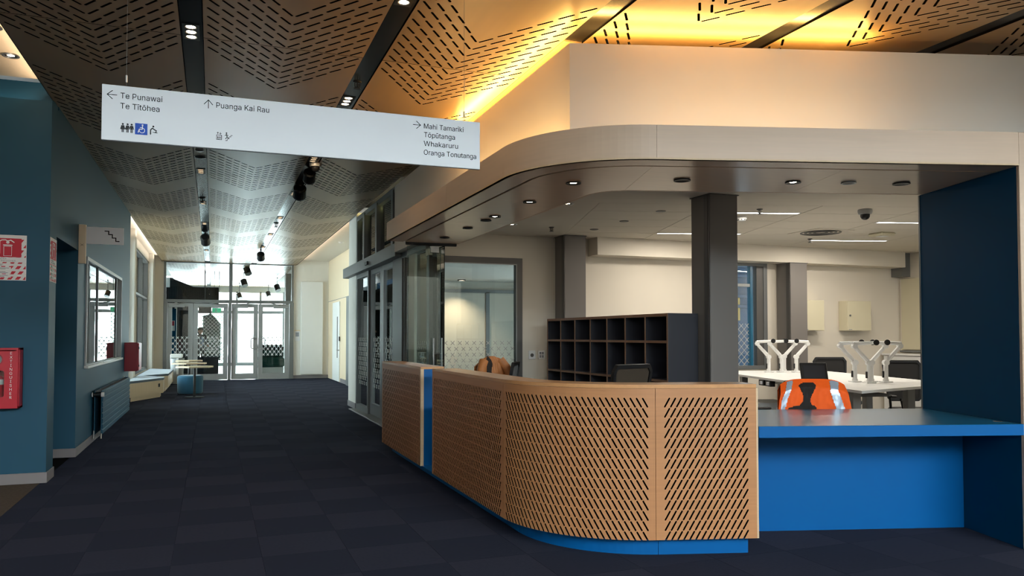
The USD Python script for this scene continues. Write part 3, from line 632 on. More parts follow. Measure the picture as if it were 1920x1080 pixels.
def spot(label, at, aim, drop=.16, r=.062, ln=.17, group=None):
    """track spotlight: stem, yoke, cylindrical head pointing along aim"""
    d = thing('track_spotlight', label, 'spotlight', at, 0, group); a = np.array(aim, float); a /= np.linalg.norm(a)
    part(d, 'track_adapter', cbox(-.02, -.07, -.03, .02, .07, 0, .004), 'black', True)
    part(d, 'stem', tube([(0, 0, -.03), (0, 0, -drop)], .010, 8), 'black', True)
    c = np.array([0, 0, -drop - .03]); h = part(d, 'lamp_head', tube([c - a * ln * .5, c - a * ln * .42, c + a * ln * .5], [r * .7, r, r], 18), 'black', True)
    part(h, 'front_ring', tube([c + a * ln * .5, c + a * (ln * .5 + .014)], [r * 1.06, r * 1.06], 18), 'chrome', True)
spot('black track spotlight hanging in the left ceiling channel', (-.18, 19.6, ZC), (.1, 1, -.5), .12, .10, .24)
camera_dome('silver dome camera behind the black spotlight of the left channel', (-.18, 20.9, ZC), 1.5)
spot('black track spotlight nearest the sign in the middle ceiling channel', (1.27, 11.42, ZC), (.05, 1, -.5), .08, .085, .17)
camera_dome('silver ringed dome camera under the right half of the sign in the middle channel', (1.31, 11.05, ZC), 1.1)
spot('large black track spotlight further along the middle ceiling channel', (1.27, 12.75, ZC), (.05, 1, -.6), .08, .10, .19)
camera_dome('silver ringed dome camera beyond the large black spotlight', (1.31, 13.3, ZC), 1.2)
spot('small black track spotlight far along the middle ceiling channel', (1.24, 22.9, ZC), (.1, 1, -.7), .14, .10, .2)
for i, (x, y, dr) in enumerate([(1.11, 28.6, .10), (1.10, 31.2, .35), (1.12, 37.5, .55), (2.47, 33.5, .38), (2.44, 38.5, .4)]):
    spot(['black spotlight just behind the transom glass right of its mullion', 'black square looking spotlight hanging behind the transom, second from its mullion', 'far pale stemmed spotlight behind the transom, lowest on the left',
          'black spotlight hanging behind the right side of the transom', 'tiny far spotlight behind the transom, between the others'][i], (x, y, 3.83), (.3, -.5, -1), dr, .11, .26)

downlight('downlight', ['warm lit downlight in the pale ceiling at the left picture edge, nearer one', 'warm lit downlight in the pale ceiling by the upper teal wall'], None, [(-1.72, 7.50), (-1.74, 8.22)], 4.0, .07, 'lamp_on', rim='chrome')
for i, y in enumerate((7.5, 8.22)): disk_light('/World/Lights/side_lamp_%d' % i, (-1.73, y, 3.985), .05, LEDW, 40)
# ================================================================== HANGING WAYFINDING SIGN
YS = 4.2; SX0, SX1, SZ0, SZ1 = -.51, 1.411, 2.394, 2.664
sg = thing('hanging_sign', 'long white wayfinding sign hanging on thin wires across the hall', 'sign', ((SX0 + SX1) / 2, YS, SZ0))
part(sg, 'board', cbox(SX0, YS, SZ0, SX1, YS + .022, SZ1, .002), 'sign_white')
for x in (-.405, 1.318):
    w = part(sg, 'suspension_wire', tube([(x, YS + .008, SZ1 - .01), (x, YS + .011, 3.84)], .0011, 6), 'chrome')
    part(w, 'clamp', tube([(x, YS + .009, SZ1 + .02), (x, YS + .009, SZ1 + .055)], .0055, 10), 'chrome')
part(sg, 'wire_tail', tube([(1.318, YS + .011, 2.82), (1.322, YS, 2.90), (1.345, YS, 2.915)], .0009, 5), 'chrome')
TY = YS - .0006
def ink(polys, x, z, mat, name, node, label=None, s=1., y=None, t=.0008):
    """flat print: polygons in (right, up) coordinates laid on a board that faces -y"""
    g = affinity.translate(affinity.scale(unary_union(polys), s, s, origin=(0, 0)), x, z)
    return part(node, name, upright(g, (TY if y is None else y) - t, (TY if y is None else y), 'x'), mat, label=label)
def words(node, text, x, z, width, h, mat='print_black', y=None, bold=False, name='lettering', label=None):
    e = meshkit.text_mesh(text, h, .0008, bold); b = e.bounds; k = width / (b[1][0] - b[0][0]); v = e.vertices.copy()
    e.vertices = np.column_stack([x + (v[:, 0] - b[0][0]) * k, (TY if y is None else y) - v[:, 2], z + v[:, 1]])
    return part(node, name, e, mat, label=label)
CAP = .0275
for t, x, z, x1 in [('Te Punawai', -.429, 2.602, -.243), ('Te Tītōhea', -.429, 2.552, -.255), ('Puanga Kai Rau', .006, 2.601, .262), ('Mahi Tamariki', 1.083, 2.598, 1.312), ('Tōpūtanga', 1.083, 2.550, 1.262), ('Whakaruru', 1.083, 2.501, 1.280), ('Oranga Tonutanga', 1.083, 2.452, 1.388)]:
    words(sg, t, x, z, x1 - x, CAP)
def arrow(deg): 
    a = [LineString([(-.021, 0), (.021, 0)]).buffer(.0016), LineString([(-.002, .020), (.021, 0), (-.002, -.020)]).buffer(.0016)]
    return affinity.rotate(unary_union(a), deg, origin=(0, 0))
ink([arrow(180)], -.466, 2.6155, 'print_black', 'arrow', sg); ink([arrow(90)], -.031, 2.6155, 'print_black', 'arrow', sg); ink([arrow(0)], 1.043, 2.614, 'print_black', 'arrow', sg)
def figure(skirt):
    g = [Point(0, .036).buffer(.0045)]
    if skirt: g += [Polygon([(-.004, .030), (.004, .030), (.0095, .010), (-.0095, .010)])]
    else: g += [sbox(-.006, .012, .006, .030)]
    g += [sbox(-.0045, -.004, -.0008, .013), sbox(.0008, -.004, .0045, .013), LineString([(-.005, .029), (-.0095, .013)]).buffer(.0013), LineString([(.005, .029), (.0095, .013)]).buffer(.0013)]
    return unary_union(g)
ink([figure(True)], -.417, 2.441, 'print_black', 'pictogram', sg); ink([figure(True).intersection(sbox(-1, -1, 0, 1)).union(figure(False).intersection(sbox(0, -1, 1, 1)))], -.396, 2.441, 'print_black', 'pictogram', sg); ink([figure(False)], -.378, 2.441, 'print_black', 'pictogram', sg)
part(sg, 'access_square', box(-.363, TY - .0005, 2.432, -.308, TY, 2.487), 'print_blue', label='blue square with white wheelchair symbol')
whl = [Point(.0, .0).buffer(.0135).difference(Point(0, 0).buffer(.0105)).difference(Polygon([(-.03, .004), (-.03, .03), (.004, .03), (.0, .004)])), Point(.002, .026).buffer(.004), LineString([(.002, .020), (.001, .006), (-.012, .005), (-.017, -.010)]).buffer(.0022), LineString([(.0015, .014), (-.008, .013)]).buffer(.0016)]
ink(whl, -.332, 2.453, 'print_white', 'wheelchair_symbol', sg, y=TY - .0006)
ink([Point(.0, .034).buffer(.0045), LineString([(-.012, -.004), (-.012, .016), (-.004, .026), (.006, .018), (.014, .014)]).buffer(.0024), LineString([(-.002, .006), (.018, .004)]).buffer(.0012), Point(.012, .008).buffer(.003)], -.282, 2.443, 'print_black', 'pictogram', sg)
ink([frame2d(-.013, -.012, .013, .013, .0025), unary_union([sbox(-.0075 + .006 * i, -.007, -.0045 + .006 * i, .005) for i in range(3)]), LineString([(-.006, .017), (-.006, .026)]).buffer(.001), LineString([(-.010, .022), (-.006, .026), (-.002, .022)]).buffer(.001), LineString([(.006, .017), (.006, .026)]).buffer(.001), LineString([(.002, .021), (.006, .017), (.010, .021)]).buffer(.001)], .021, 2.451, 'print_black', 'pictogram', sg)
ink([Point(-.004, .024).buffer(.0036), LineString([(-.005, .018), (-.001, .006), (.005, -.002)]).buffer(.0018), LineString([(-.001, .006), (-.008, -.006)]).buffer(.0016), LineString([(-.011, .010), (-.004, .017), (.004, .012)]).buffer(.0013), LineString([(-.008, -.014), (0, -.014), (0, -.004), (.009, -.004), (.009, .006), (.017, .006), (.017, .014), (.024, .014)]).buffer(.0011)], .060, 2.452, 'print_black', 'pictogram', sg)

# ================================================================== THINGS ON THE TEAL WALL
bl = thing('blade_sign', 'white blade sign with a stair symbol on a timber post by the hatch', 'sign', (-1.48, 10.67, 2.3))
part(bl, 'timber_post', cbox(-1.519, 10.655, 2.32, -1.44, 10.70, 2.793, .003), 'pale_wood'); part(bl, 'blade', cbox(-1.44, 10.668, 2.563, -1.03, 10.682, 2.770, .002), 'sign_white')
ink([LineString([(-1.241, 2.724), (-1.196, 2.724), (-1.196, 2.684), (-1.156, 2.684), (-1.156, 2.643), (-1.117, 2.643), (-1.117, 2.603), (-1.077, 2.603)]).buffer(.006, cap_style=2, join_style=2)], 0, 0, 'print_black', 'stair_symbol', bl, y=10.6675)
ink([LineString([(-.016, .012), (.016, -.012)]).buffer(.0015), LineString([(-.016, -.012), (.016, .012)]).buffer(.0015)], -1.48, 2.545, 'lining', 'carved_cross', bl, y=10.6545)
def poster(label, at, rz):
    """extinguisher notice in its own frame: x right, z up, faces -y"""
    p = thing('fire_notice', label, 'notice', at, rz); W, H = .34, .445
    def pr(name, poly, mat, t, lab=None): part(p, name, upright(poly, -t, -t + .0006, 'x'), mat, True, label=lab)
    part(p, 'sheet', cbox(0, -.003, 0, W, 0, H, .0008), 'print_white', True)
    st = []
    for i in range(-12, 14): st.append(affinity.skew(sbox(i * .075, 0, i * .075 + .036, H), 30, 0, origin=(0, 0)))
    edge = sbox(.006, .006, W - .006, H - .006)
    stripes = unary_union([affinity.skew(sbox(x, z, x + .034, z + .030), 35, 0, origin=(x, z)) for z in np.arange(.008, H - .03, .052) for x in np.arange(-.02 + (int(round(z / .052)) % 2) * .02, W, .066)]).intersection(edge)
    pr('stripes', stripes, 'print_red', .0036)
    pr('picture_field', sbox(.040, .228, .296, .412), 'print_red', .0044, 'red square with extinguisher outline')
    pr('outline', unary_union([frame2d(.145, .238, .215, .335, .004), LineString([(.145, .345), (.215, .345)]).buffer(.005), LineString([(.112, .262), (.112, .382), (.130, .394), (.160, .396), (.178, .386), (.205, .394), (.232, .374)]).buffer(.005), Point(.180, .372).buffer(.014)]), 'print_white', .005)
    pr('text_band', sbox(.004, .178, W - .004, .226), 'print_white', .0042)
    for t, z in (('DRY POWDER', .204), ('FIRE EXTINGUISHER', .184)):
        e = meshkit.text_mesh(t, .016, .0006, False); b = e.bounds; v = e.vertices; kx = min(1, .29 / (b[1][0] - b[0][0])); e.vertices = np.column_stack([.026 + (v[:, 0] - b[0][0]) * kx, -.0043 - v[:, 2], z + v[:, 1]]); part(p, 'lettering', e, 'print_grey', True)
    for i in range(4):
        z = .032 + .037 * i; pr('instruction_row', sbox(.035, z - .004, .21, z + .024), 'print_white', .0046); pr('pictogram', sbox(.040, z - .002, .075, z + .022), 'print_green', .0052)
        pr('text_lines', unary_union([sbox(.085, z + .012, .085 + (.1, .08, .11, .06)[i], z + .017), sbox(.085, z + .002, .085 + (.07, .1, .08, .05)[i], z + .007)]), 'print_grey', .0052)
    return p
poster('red striped fire extinguisher notice facing the camera above the red cabinet', (-2.058, 8.899, 1.99), 0)
poster('red striped fire notice seen edge on beside the dark doorway', (-1.519, 8.905, 1.99), 90)
cab = thing('extinguisher_cabinet', 'red fire extinguisher cabinet with round gauge window on the teal wall', 'cabinet', (-1.9, 8.8, .75))
cx0, cx1, cz0, cz1, cy = -2.16, -1.73, .752, 1.332, 8.74
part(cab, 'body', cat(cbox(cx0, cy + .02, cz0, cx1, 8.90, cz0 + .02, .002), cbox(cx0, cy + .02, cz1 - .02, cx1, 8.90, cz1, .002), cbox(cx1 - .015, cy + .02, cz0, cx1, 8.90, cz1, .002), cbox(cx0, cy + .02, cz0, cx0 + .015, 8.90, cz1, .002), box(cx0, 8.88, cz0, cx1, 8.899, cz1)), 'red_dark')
dp = frame2d(cx0, cz0, cx1 - .012, cz1, .02).union(sbox(cx0 + .01, cz0 + .01, cx1 - .03, cz1 - .03)).difference(Point(-1.925, 1.222).buffer(.052, quad_segs=8)).difference(sbox(-2.10, .862, -1.855, 1.115).buffer(-.02).buffer(.02))
door = part(cab, 'door', upright(dp, cy, cy + .02, 'x'), 'red')
part(door, 'glass_disc', cyl((-1.925, cy + .012, 1.222), .053, .003, 24, 1), 'glass'); part(door, 'gauge_ring', upright(Point(-1.925, 1.222).buffer(.060, quad_segs=10).difference(Point(-1.925, 1.222).buffer(.050, quad_segs=10)), cy - .004, cy + .006, 'x'), 'red_dark')
part(door, 'window_pane', box(-2.10, cy + .012, .862, -1.855, cy + .015, 1.115), 'glass')
for i, ch in enumerate('EXTINGUISHER'):
    e = meshkit.text_mesh(ch, .026, .0008, False); b = e.bounds; v = e.vertices; e.vertices = np.column_stack([-1.800 + (v[:, 0] - (b[0][0] + b[1][0]) / 2), cy - .0003 - v[:, 2], 1.268 - .0385 * i + v[:, 1]]); part(door, 'lettering', e, 'print_white')
part(cab, 'inner_gauge', cyl((-1.925, 8.82, 1.222), .044, .02, 20, 1), 'print_grey', label='grey round gauge behind the glass disc')
ex = thing('fire_extinguisher', 'red dry powder extinguisher inside the red wall cabinet', 'extinguisher', (-1.93, 8.82, .775))
part(ex, 'cylinder', lathe([(0, 0), (.054, 0), (.058, .01), (.058, .24), (.045, .28), (.02, .30), (0, .30)], (-1.93, 8.825, .775), 24), 'red', smooth=40)
part(ex, 'valve', cat(cyl((-1.93, 8.825, 1.07), .018, .05, 12), cbox(-1.98, 8.81, 1.10, -1.90, 8.84, 1.125, .004)), 'black'); part(ex, 'label_band', tube([(-1.93, 8.825, .98), (-1.93, 8.825, 1.03)], .0588, 24, False), 'print_white'); part(ex, 'green_panel', upright(sbox(-1.965, .87, -1.895, .905), 8.764, 8.768, 'x'), 'print_green')
box2 = thing('hose_cabinet', 'dark red wall cabinet seen from its side beyond the hatch window', 'cabinet', (-1.4, 16.4, .79))
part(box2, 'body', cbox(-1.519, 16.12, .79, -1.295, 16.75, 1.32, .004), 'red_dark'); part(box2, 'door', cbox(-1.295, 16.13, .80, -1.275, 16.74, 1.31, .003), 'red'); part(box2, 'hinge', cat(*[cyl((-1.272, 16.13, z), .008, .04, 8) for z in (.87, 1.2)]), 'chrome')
# radiator
rad = thing('radiator', 'teal grooved panel radiator under the hatch window', 'radiator', (-1.45, 13.9, .1)); ry0, ry1, rz0, rz1 = 12.0, 15.75, .10, .70
part(rad, 'front_panel', cbox(-1.408, ry0, rz0, -1.396, ry1, rz1, .003), 'teal')
for i in range(8):
    z = rz0 + .006 + .074 * i; part(rad, 'panel_ridge', cbox(-1.398, ry0 + .01, z, -1.384, ry1 - .01, z + .062, .006), 'teal')
part(rad, 'rear_panel', cbox(-1.492, ry0, rz0, -1.480, ry1, rz1, .003), 'teal'); part(rad, 'end_cover', cbox(-1.492, ry1 - .01, rz0, -1.396, ry1, rz1, .003), 'teal')
part(rad, 'top_grille', cat(*[box(-1.48, ry0 + .03 + .15 * i, rz1 - .02, -1.408, ry0 + .045 + .15 * i, rz1 - .005) for i in range(24)]), 'frame_dark', kind='stuff')
v = part(rad, 'valve', cat(cyl((-1.50, ry0 - .05, rz1 - .05), .022, .11, 12, 0, .03), tube([(-1.46, ry0 - .05, rz1 - .05), (-1.44, ry0 + .02, rz1 - .05)], .012, 8)), 'black', label='thermostat valve')
part(v, 'valve_cap', cat(cyl((-1.40, ry0 - .05, rz1 - .05), .032, .035, 16, 0), cyl((-1.512, ry0 - .05, rz1 - .05), .030, .012, 16, 0)), 'print_white')
part(rad, 'pipe', cat(tube([(-1.49, ry0 - .01, .16), (-1.49, ry0 - .03, .05)], .010, 8), tube([(-1.40, ry0 - .01, .12), (-1.40, ry0 - .03, .05)], .012, 8)), 'chrome'); part(rad, 'bracket', cat(box(-1.519, 12.6, .3, -1.49, 12.66, .6), box(-1.519, 15.0, .3, -1.49, 15.06, .6)), 'teal')
sw = thing('wall_socket', 'small white switch plate on the teal wall past the radiator', 'switch', (-1.52, 16.1, .58)); part(sw, 'plate', cbox(-1.519, 16.06, .585, -1.508, 16.14, .70, .003), 'white'); part(sw, 'rocker', cbox(-1.508, 16.085, .63, -1.503, 16.115, .67, .002), 'white')

# ================================================================== SEATING BY THE BAY WINDOW
def bench(label, poly, plinth, socket):
    b = thing('window_bench', label, 'bench', (poly.centroid.x, poly.centroid.y, 0))
    part(b, 'plinth', prism(plinth, 0, .10), 'pale_wood'); part(b, 'carcass', prism(poly, .10, .405), 'pale_wood'); part(b, 'cushion', prism(poly.buffer(.006, join_style=2), .405, .455), 'cushion')
    if socket:
        s = part(b, 'socket', cbox(-1.135, poly.bounds[1] + .55, .27, -1.06, poly.bounds[1] + .60, .345, .002), 'black'); s
    return b
b1p = Polygon([(-1.73, 18.75), (-1.70, 18.75), (-1.075, 20.3), (-1.075, 20.75), (-1.62, 21.6), (-1.73, 21.6)])
b1 = bench('near angular plywood window bench with grey felt seat and a black socket', b1p, b1p.buffer(-.07, join_style=2), False)
e = cbox(-.045, -.004, -.04, .045, .004, .04, .002); a = math.atan2(1.55, .685); e.apply_transform(trimesh.transformations.rotation_matrix(a, (0, 0, 1))); e.apply_translation((-1.16, 20.11, .29)); e.apply_translation((.006 * math.sin(a), -.006 * math.cos(a), 0)); part(b1, 'socket', e, 'black')
b2p = Polygon([(-1.73, 21.65), (-1.62, 21.65), (-1.07, 22.4), (-1.07, 25.2), (-1.66, 25.9), (-1.73, 25.9)])
bench('far angular plywood window bench behind the near one', b2p, b2p.buffer(-.07, join_style=2), False)
ot = thing('ottoman', 'round blue felt ottoman beside the small tables', 'ottoman', (-.50, 21.05, 0))
part(ot, 'seat', lathe([(0, .02), (.27, .02), (.295, .05), (.30, .2), (.30, .42), (.285, .455), (.25, .468), (0, .47)], (-.50, 21.05, 0), 36), 'ottoman', smooth=50); part(ot, 'base', cyl((-.50, 21.05, 0), .26, .03, 24), 'black')
def side_table(label, x, y, h, r, rz):
    t = thing('side_table', label, 'table', (x, y, 0), rz)
    part(t, 'tabletop', prism(Polygon([(r * math.cos(math.radians(60 * k + 15)) * 1.35, r * math.sin(math.radians(60 * k + 15))) for k in range(6)]).buffer(.02), h - .035, h), 'pale_wood', True)
    part(t, 'stem', cyl((0, 0, .02), .028, h - .055, 16), 'black', True); part(t, 'foot', cyl((0, 0, 0), .22, .02, 28), 'black', True)
side_table('nearest of the three small tables, pale plywood top on a black stem', -.38, 19.85, .735, .30, 0)
side_table('middle one of the three small plywood topped tables', -.56, 22.3, .735, .33, 10)
side_table('farthest of the three small plywood topped tables', -.62, 24.6, .735, .30, 20)
bk = thing('waste_bin', 'silver bin in front of the left end door', 'bin', (-.98, 25.6, 0)); part(bk, 'body', lathe([(0, .01), (.16, .01), (.20, .76), (.21, .77), (.19, .78), (0, .78)], (-.98, 25.6, 0), 24), 'frame_light', smooth=40); part(bk, 'lid', cbox(-1.17, 25.42, .78, -.83, 25.78, .90, .02), 'white'); part(bk, 'strap', cbox(-.99, 25.37, .3, -.93, 25.40, .78, .003), 'white')
sdp = thing('door_notice', 'small framed notice with timber head right of the end doors', 'notice', (2.66, 27.39, 1.3)); part(sdp, 'sheet', cbox(2.60, 27.39, 1.27, 2.77, 27.398, 1.60, .002), 'print_white'); part(sdp, 'timber_head', cbox(2.59, 27.375, 1.60, 2.78, 27.398, 1.64, .003), 'pale_wood'); part(sdp, 'text_lines', upright(sbox(2.63, 1.42, 2.74, 1.56), 27.387, 27.389, 'x'), 'print_grey')
rd = thing('smoke_detector', 'white smoke detector on the pale ceiling of the right recess', 'detector', (3.25, 21.5, 4.0)); part(rd, 'body', lathe([(0, -.05), (.04, -.05), (.075, -.03), (.08, 0), (0, 0)], (3.25, 21.5, 4.0), 20), 'white', smooth=40)

# ================================================================== OFFICE BEHIND THE DESK
HO, YB = 2.849, 10.2
wo = struct('wall_office')
wpoly = sbox(4.045, 0, 11.1, 2.9).difference(sbox(7.05, .92, 8.25, 2.60))
part(wo, 'rear_wall', upright(wpoly, YB, YB + .12, 'x'), 'cream')
part(wo, 'rear_wall_head', box(2.69, YB, 2.53, 4.045, YB + .12, 2.9), 'cream')
part(wo, 'right_wall', box(11.05, 1.6, 0, 11.2, YB + .1, 2.9), 'cream')
part(wo, 'front_wall', toFN(box(FR + 1.0, ND + .02, 0, 9.2, ND + .2, HC + .3)), 'plaster')
part(wo, 'beam', cbox(5.08, 9.90, 2.596, 10.86, YB, HO + .03, .004), 'cream', label='dropped beam along the rear wall')
part(wo, 'beam_return', box(10.86, 9.98, 2.45, 11.05, YB, HO), 'frame')
wq = struct('wall_right'); part(wq, 'hall_side_wall', box(9.0, -9.2, 0, 9.15, 2.9, 9.2), 'plaster')
wk = struct('wall_back'); part(wk, 'atrium_wall', upright(sbox(-8, 0, 9.2, 9.2).difference(sbox(-6.6, 3.9, 8.6, 8.5)), -9.3, -9.1, 'x'), 'plaster'); part(wk, 'atrium_side', box(-8.1, -9.3, 0, -7.9, 9, 9.2), 'plaster')
for x in np.arange(-6.6, 8.7, 2.53): part(wk, 'mullion', box(x - .04, -9.25, 3.9, x + .04, -9.15, 8.5), 'frame_dark')
wz = struct('wall_lobby')
part(wz, 'lobby_left', box(-2.6, YD + .2, 0, -2.5, 40.5, 4.2), 'teal_dark'); part(wz, 'lobby_right', box(6.9, YD + .2, 0, 7.0, 41, 4.2), 'plaster'); part(wz, 'lobby_ceiling', box(2.64, YD + .26, 3.83, 7.0, 41, 3.9), 'plaster')
part(wz, 'lobby_pillar', cbox(2.62, 31.2, 0, 3.15, 31.8, 3.85, .01), 'column'); part(wz, 'end_head', box(-2.6, 40.4, 3.55, 7, 40.6, 4.2), 'plaster')
part(wz, 'lobby_front', box(4.1, YD + .2, 0, 7.0, YD + .3, 4.2), 'plaster')
w5 = struct('window_5', 'bright glazed end of the lobby')
for x in (-.1, 1.1, 2.2, 3.3, 4.6, 5.8): part(w5, 'mullion', cbox(x - .05, 40.35, 0, x + .05, 40.5, 3.6, .01), 'frame_light')
part(w5, 'transom', cbox(-2.5, 40.36, 2.52, 7, 40.48, 2.66, .01), 'frame_light'); part(w5, 'transom', cbox(-2.5, 40.36, .0, 7, 40.48, .14, .01), 'frame_light')

co = struct('ceiling_office')
whole = Polygon([(2.72, 10.2), (11.05, 10.2), (11.05, 2.4), tuple(at_f(ND + .2, 9.0)), tuple(at_f(6.19, FR)), *[tuple(p) for p in arc[::-1]], (2.905, 9.55), (2.72, 9.6)]).buffer(0)
grid = Polygon([at_f(8.13, 1.54), at_f(8.13, 12), at_f(13, 12), at_f(13, 1.54)]).intersection(sbox(2.7, 0, 11.05, 9.9))
part(co, 'plaster_border', prism(whole.difference(grid), HO, HO + .02), 'cream')
part(co, 'grid_void', prism(grid, HO + .0045, HO + .03), 'black')
fl = [1.54 + 1.22 * i for i in range(8)]; nl = [8.13] + [8.66 + .61 * i for i in range(8)]
LIGHTS = [(2.76, 8.66), (2.76, 10.49), (5.20, 9.27), (5.20, 11.10), (7.64, 9.27)]
for i in range(7):
    for j in range(len(nl) - 1):
        t = Polygon([at_f(nl[j] + .004, fl[i] + .004), at_f(nl[j] + .004, fl[i + 1] - .004), at_f(nl[j + 1] - .004, fl[i + 1] - .004), at_f(nl[j + 1] - .004, fl[i] + .004)]).intersection(grid)
        for (a, b) in LIGHTS:
            if abs(a - fl[i]) < .1: t = t.difference(Polygon([at_f(b - .05, a + .02), at_f(b - .05, a + 1.2), at_f(b + .05, a + 1.2), at_f(b + .05, a + .02)]))
        if t.area > .02: part(co, 'ceiling_tile', prism(t, HO, HO + .004), 'cream')
lab = ['linear ceiling light left of the dome camera, just right of the grey column', 'linear ceiling light crossing behind the grey column, over the pigeonholes', 'linear ceiling light at the right, cut by the dark blue side panel', 'linear ceiling light over the key cabinets, farthest back', 'linear ceiling light hidden mostly behind the portal side']
for i, (a, b) in enumerate(LIGHTS):
    c = F * (a + .61) + N * b; d = thing('linear_light', lab[i], 'ceiling light', (c[0], c[1], HO))
    part(d, 'trim_frame', toFN(prism(frame2d(a + .02, b - .05, a + 1.2, b + .05, .012), HO - .004, HO + .012)), 'white'); part(d, 'diffuser', toFN(box(a + .032, b - .038, HO - .001, a + 1.188, b + .038, HO + .006)), 'led')
    rect_light('/World/Lights/linear_lamp_%d' % i, (c[0], c[1], HO - .012), (0, 0, -1), 1.14, .07, (1, .92, .80), 105, along=F)
def odisc(label, x, y, r=.05, mat='black'):
    d = thing('ceiling_disc', label, 'ceiling disc', (x, y, HO)); part(d, 'cover', lathe([(0, -.006), (r * .7, -.008), (r, -.006), (r * 1.05, 0)], (0, 0, 0), 20), mat, True, smooth=40); part(d, 'ring', lathe([(r, -.007), (r * 1.12, -.005), (r * 1.15, 0)], (0, 0, 0), 20), 'frame_dark', True)
odisc('unlit dark downlight in the office ceiling nearest the grey column', 4.697, 7.598); odisc('unlit dark downlight in the office ceiling, middle one of three in a row', 4.683, 8.416); odisc('unlit dark downlight in the office ceiling nearest the rear column', 4.681, 9.214)
downlight('downlight', 'bright office downlight peeking out past the canopy edge at the bend', None, [(3.49, 7.50)], HO, .075, 'lamp_on', rim='white'); downlight('downlight', 'bright office downlight peeking out past the canopy edge, farther one', None, [(3.49, 9.15)], HO, .075, 'lamp_on', rim='white')
disk_light('/World/Lights/office_lamp_0', (3.49, 7.5, HO - .012), .05, LEDW, 70); disk_light('/World/Lights/office_lamp_1', (3.49, 9.15, HO - .012), .05, LEDW, 70)
camera_dome('white dome security camera hanging from the office ceiling tiles', (6.756, 6.691, HO), 1.0)
sprinkler('small sprinkler head in the office ceiling near the partition', (4.074, 9.229, HO), 'frame_dark'); sprinkler('sprinkler head above the left linear light of the office', (5.64, 7.08, HO), 'frame_dark'); sprinkler('sprinkler head above the farthest linear light of the office', (8.05, 9.0, HO), 'frame_dark')
sd = thing('smoke_detector', 'white smoke detector on the office ceiling beside the grey column', 'detector', (5.798, 7.6, HO)); part(sd, 'body', lathe([(0, -.05), (.04, -.05), (.055, -.03), (.06, 0), (0, 0)], (0, 0, 0), 20), 'white', True, smooth=40); part(sd, 'slots', cat(*[box(.045 * math.cos(a) - .006, .045 * math.sin(a) - .006, -.045, .045 * math.cos(a) + .006, .045 * math.sin(a) + .006, -.03) for a in np.arange(0, 6.2, .8)]), 'black', True)
av = thing('air_diffuser', 'slotted round air diffuser in the office ceiling', 'vent', (7.65, 8.35, HO)); part(av, 'plate', cbox(-.3, -.3, -.008, .3, .3, 0, .003), 'cream', True)
for i in range(4): part(av, 'blade_ring', lathe([(.07 + .055 * i, -.008), (.095 + .055 * i, -.020), (.10 + .055 * i, -.012), (.075 + .055 * i, -.006)], (0, 0, 0), 24), 'frame_dark', True)
ap = thing('access_point', 'white flat wireless unit on the office ceiling', 'wireless unit', (8.52, 8.15, HO)); part(ap, 'body', cbox(-.13, -.13, -.045, .13, .13, 0, .02), 'ivory', True); part(ap, 'bracket', cbox(-.06, -.06, -.05, .06, .06, -.044, .003), 'white', True)

# glazed partition on the left of the office
w6 = struct('window_6', 'grey framed glazed partition with rows of small crosses')
part(w6, 'partition_frame', upright(frame2d(2.70, .05, 4.045, 2.53, .085), YB - .03, YB + .09, 'x'), 'frame_dark')
part(w6, 'pane', box(2.78, YB + .02, .13, 3.96, YB + .03, 2.45), 'glass')
part(w6, 'cross_film', xmarks(2.84, 3.92, .55, 11, .102, .052, YB + .018, .009, rowh=.08), 'film_grey', kind='stuff')
part(w6, 'bead', upright(frame2d(2.785, .135, 3.96, 2.445, .012), YB - .036, YB - .03, 'x'), 'frame_light')
w7 = struct('window_7', 'fixed greenish glass between the sliding door and the office')
part(w7, 'pane', box(2.715, 10.30, .08, 2.727, 11.58, 2.62), 'glass_green'); part(w7, 'post', cbox(2.672, 10.88, 0, 2.712, 11.22, 2.66, .004), 'plaster')
part(w7, 'head', box(2.66, 10.2, 2.62, 2.8, 11.6, 2.85), 'frame'); part(w7, 'edge_frame', cbox(2.68, 11.5, 0, 2.76, 11.6, 2.65, .004), 'frame_dark'); part(w7, 'cross_film', xmarks(10.35, 10.85, .55, 11, .102, .052, 2.712, .009, 'y', rowh=.08), 'film_grey', kind='stuff')
w8 = struct('window_8', 'blue lit window in the rear office wall')
part(w8, 'window_frame', upright(frame2d(7.05, .92, 8.25, 2.60, .07, .05, .06), YB - .01, YB + .10, 'x'), 'frame'); part(w8, 'transom', cbox(7.1, YB + .02, 2.22, 7.96, YB + .08, 2.27, .004), 'frame_light'); part(w8, 'mullion', cbox(7.94, YB + .01, .97, 7.985, YB + .09, 2.56, .004), 'blue_top'); part(w8, 'mullion', cbox(8.05, YB + .0, .97, 8.19, YB + .09, 2.56, .004), 'frame_dark')
part(w8, 'pane', box(7.1, YB + .05, .97, 8.2, YB + .056, 2.56), 'glass'); part(w8, 'cross_film', xmarks(7.4, 7.93, 1.0, 12, .11, .07, YB + .048, .010), 'film_grey', kind='stuff')
yd = thing('yard_wall', 'blue lit yard wall with a yellow panel seen through the rear office window', 'wall', (8.6, 13.0, 0)); part(yd, 'cladding', box(6.0, 12.9, 0, 12, 13.0, 4), 'yard'); part(yd, 'yellow_panel', cbox(9.3, 12.86, 1.75, 9.75, 12.9, 2.25, .004), 'yellow', label='yellow panel'); 
for i in range(9): part(yd, 'louvre', cbox(6.0, 12.82, 2.0 + .2 * i, 12, 12.89, 2.06 + .2 * i, .004), 'yard')

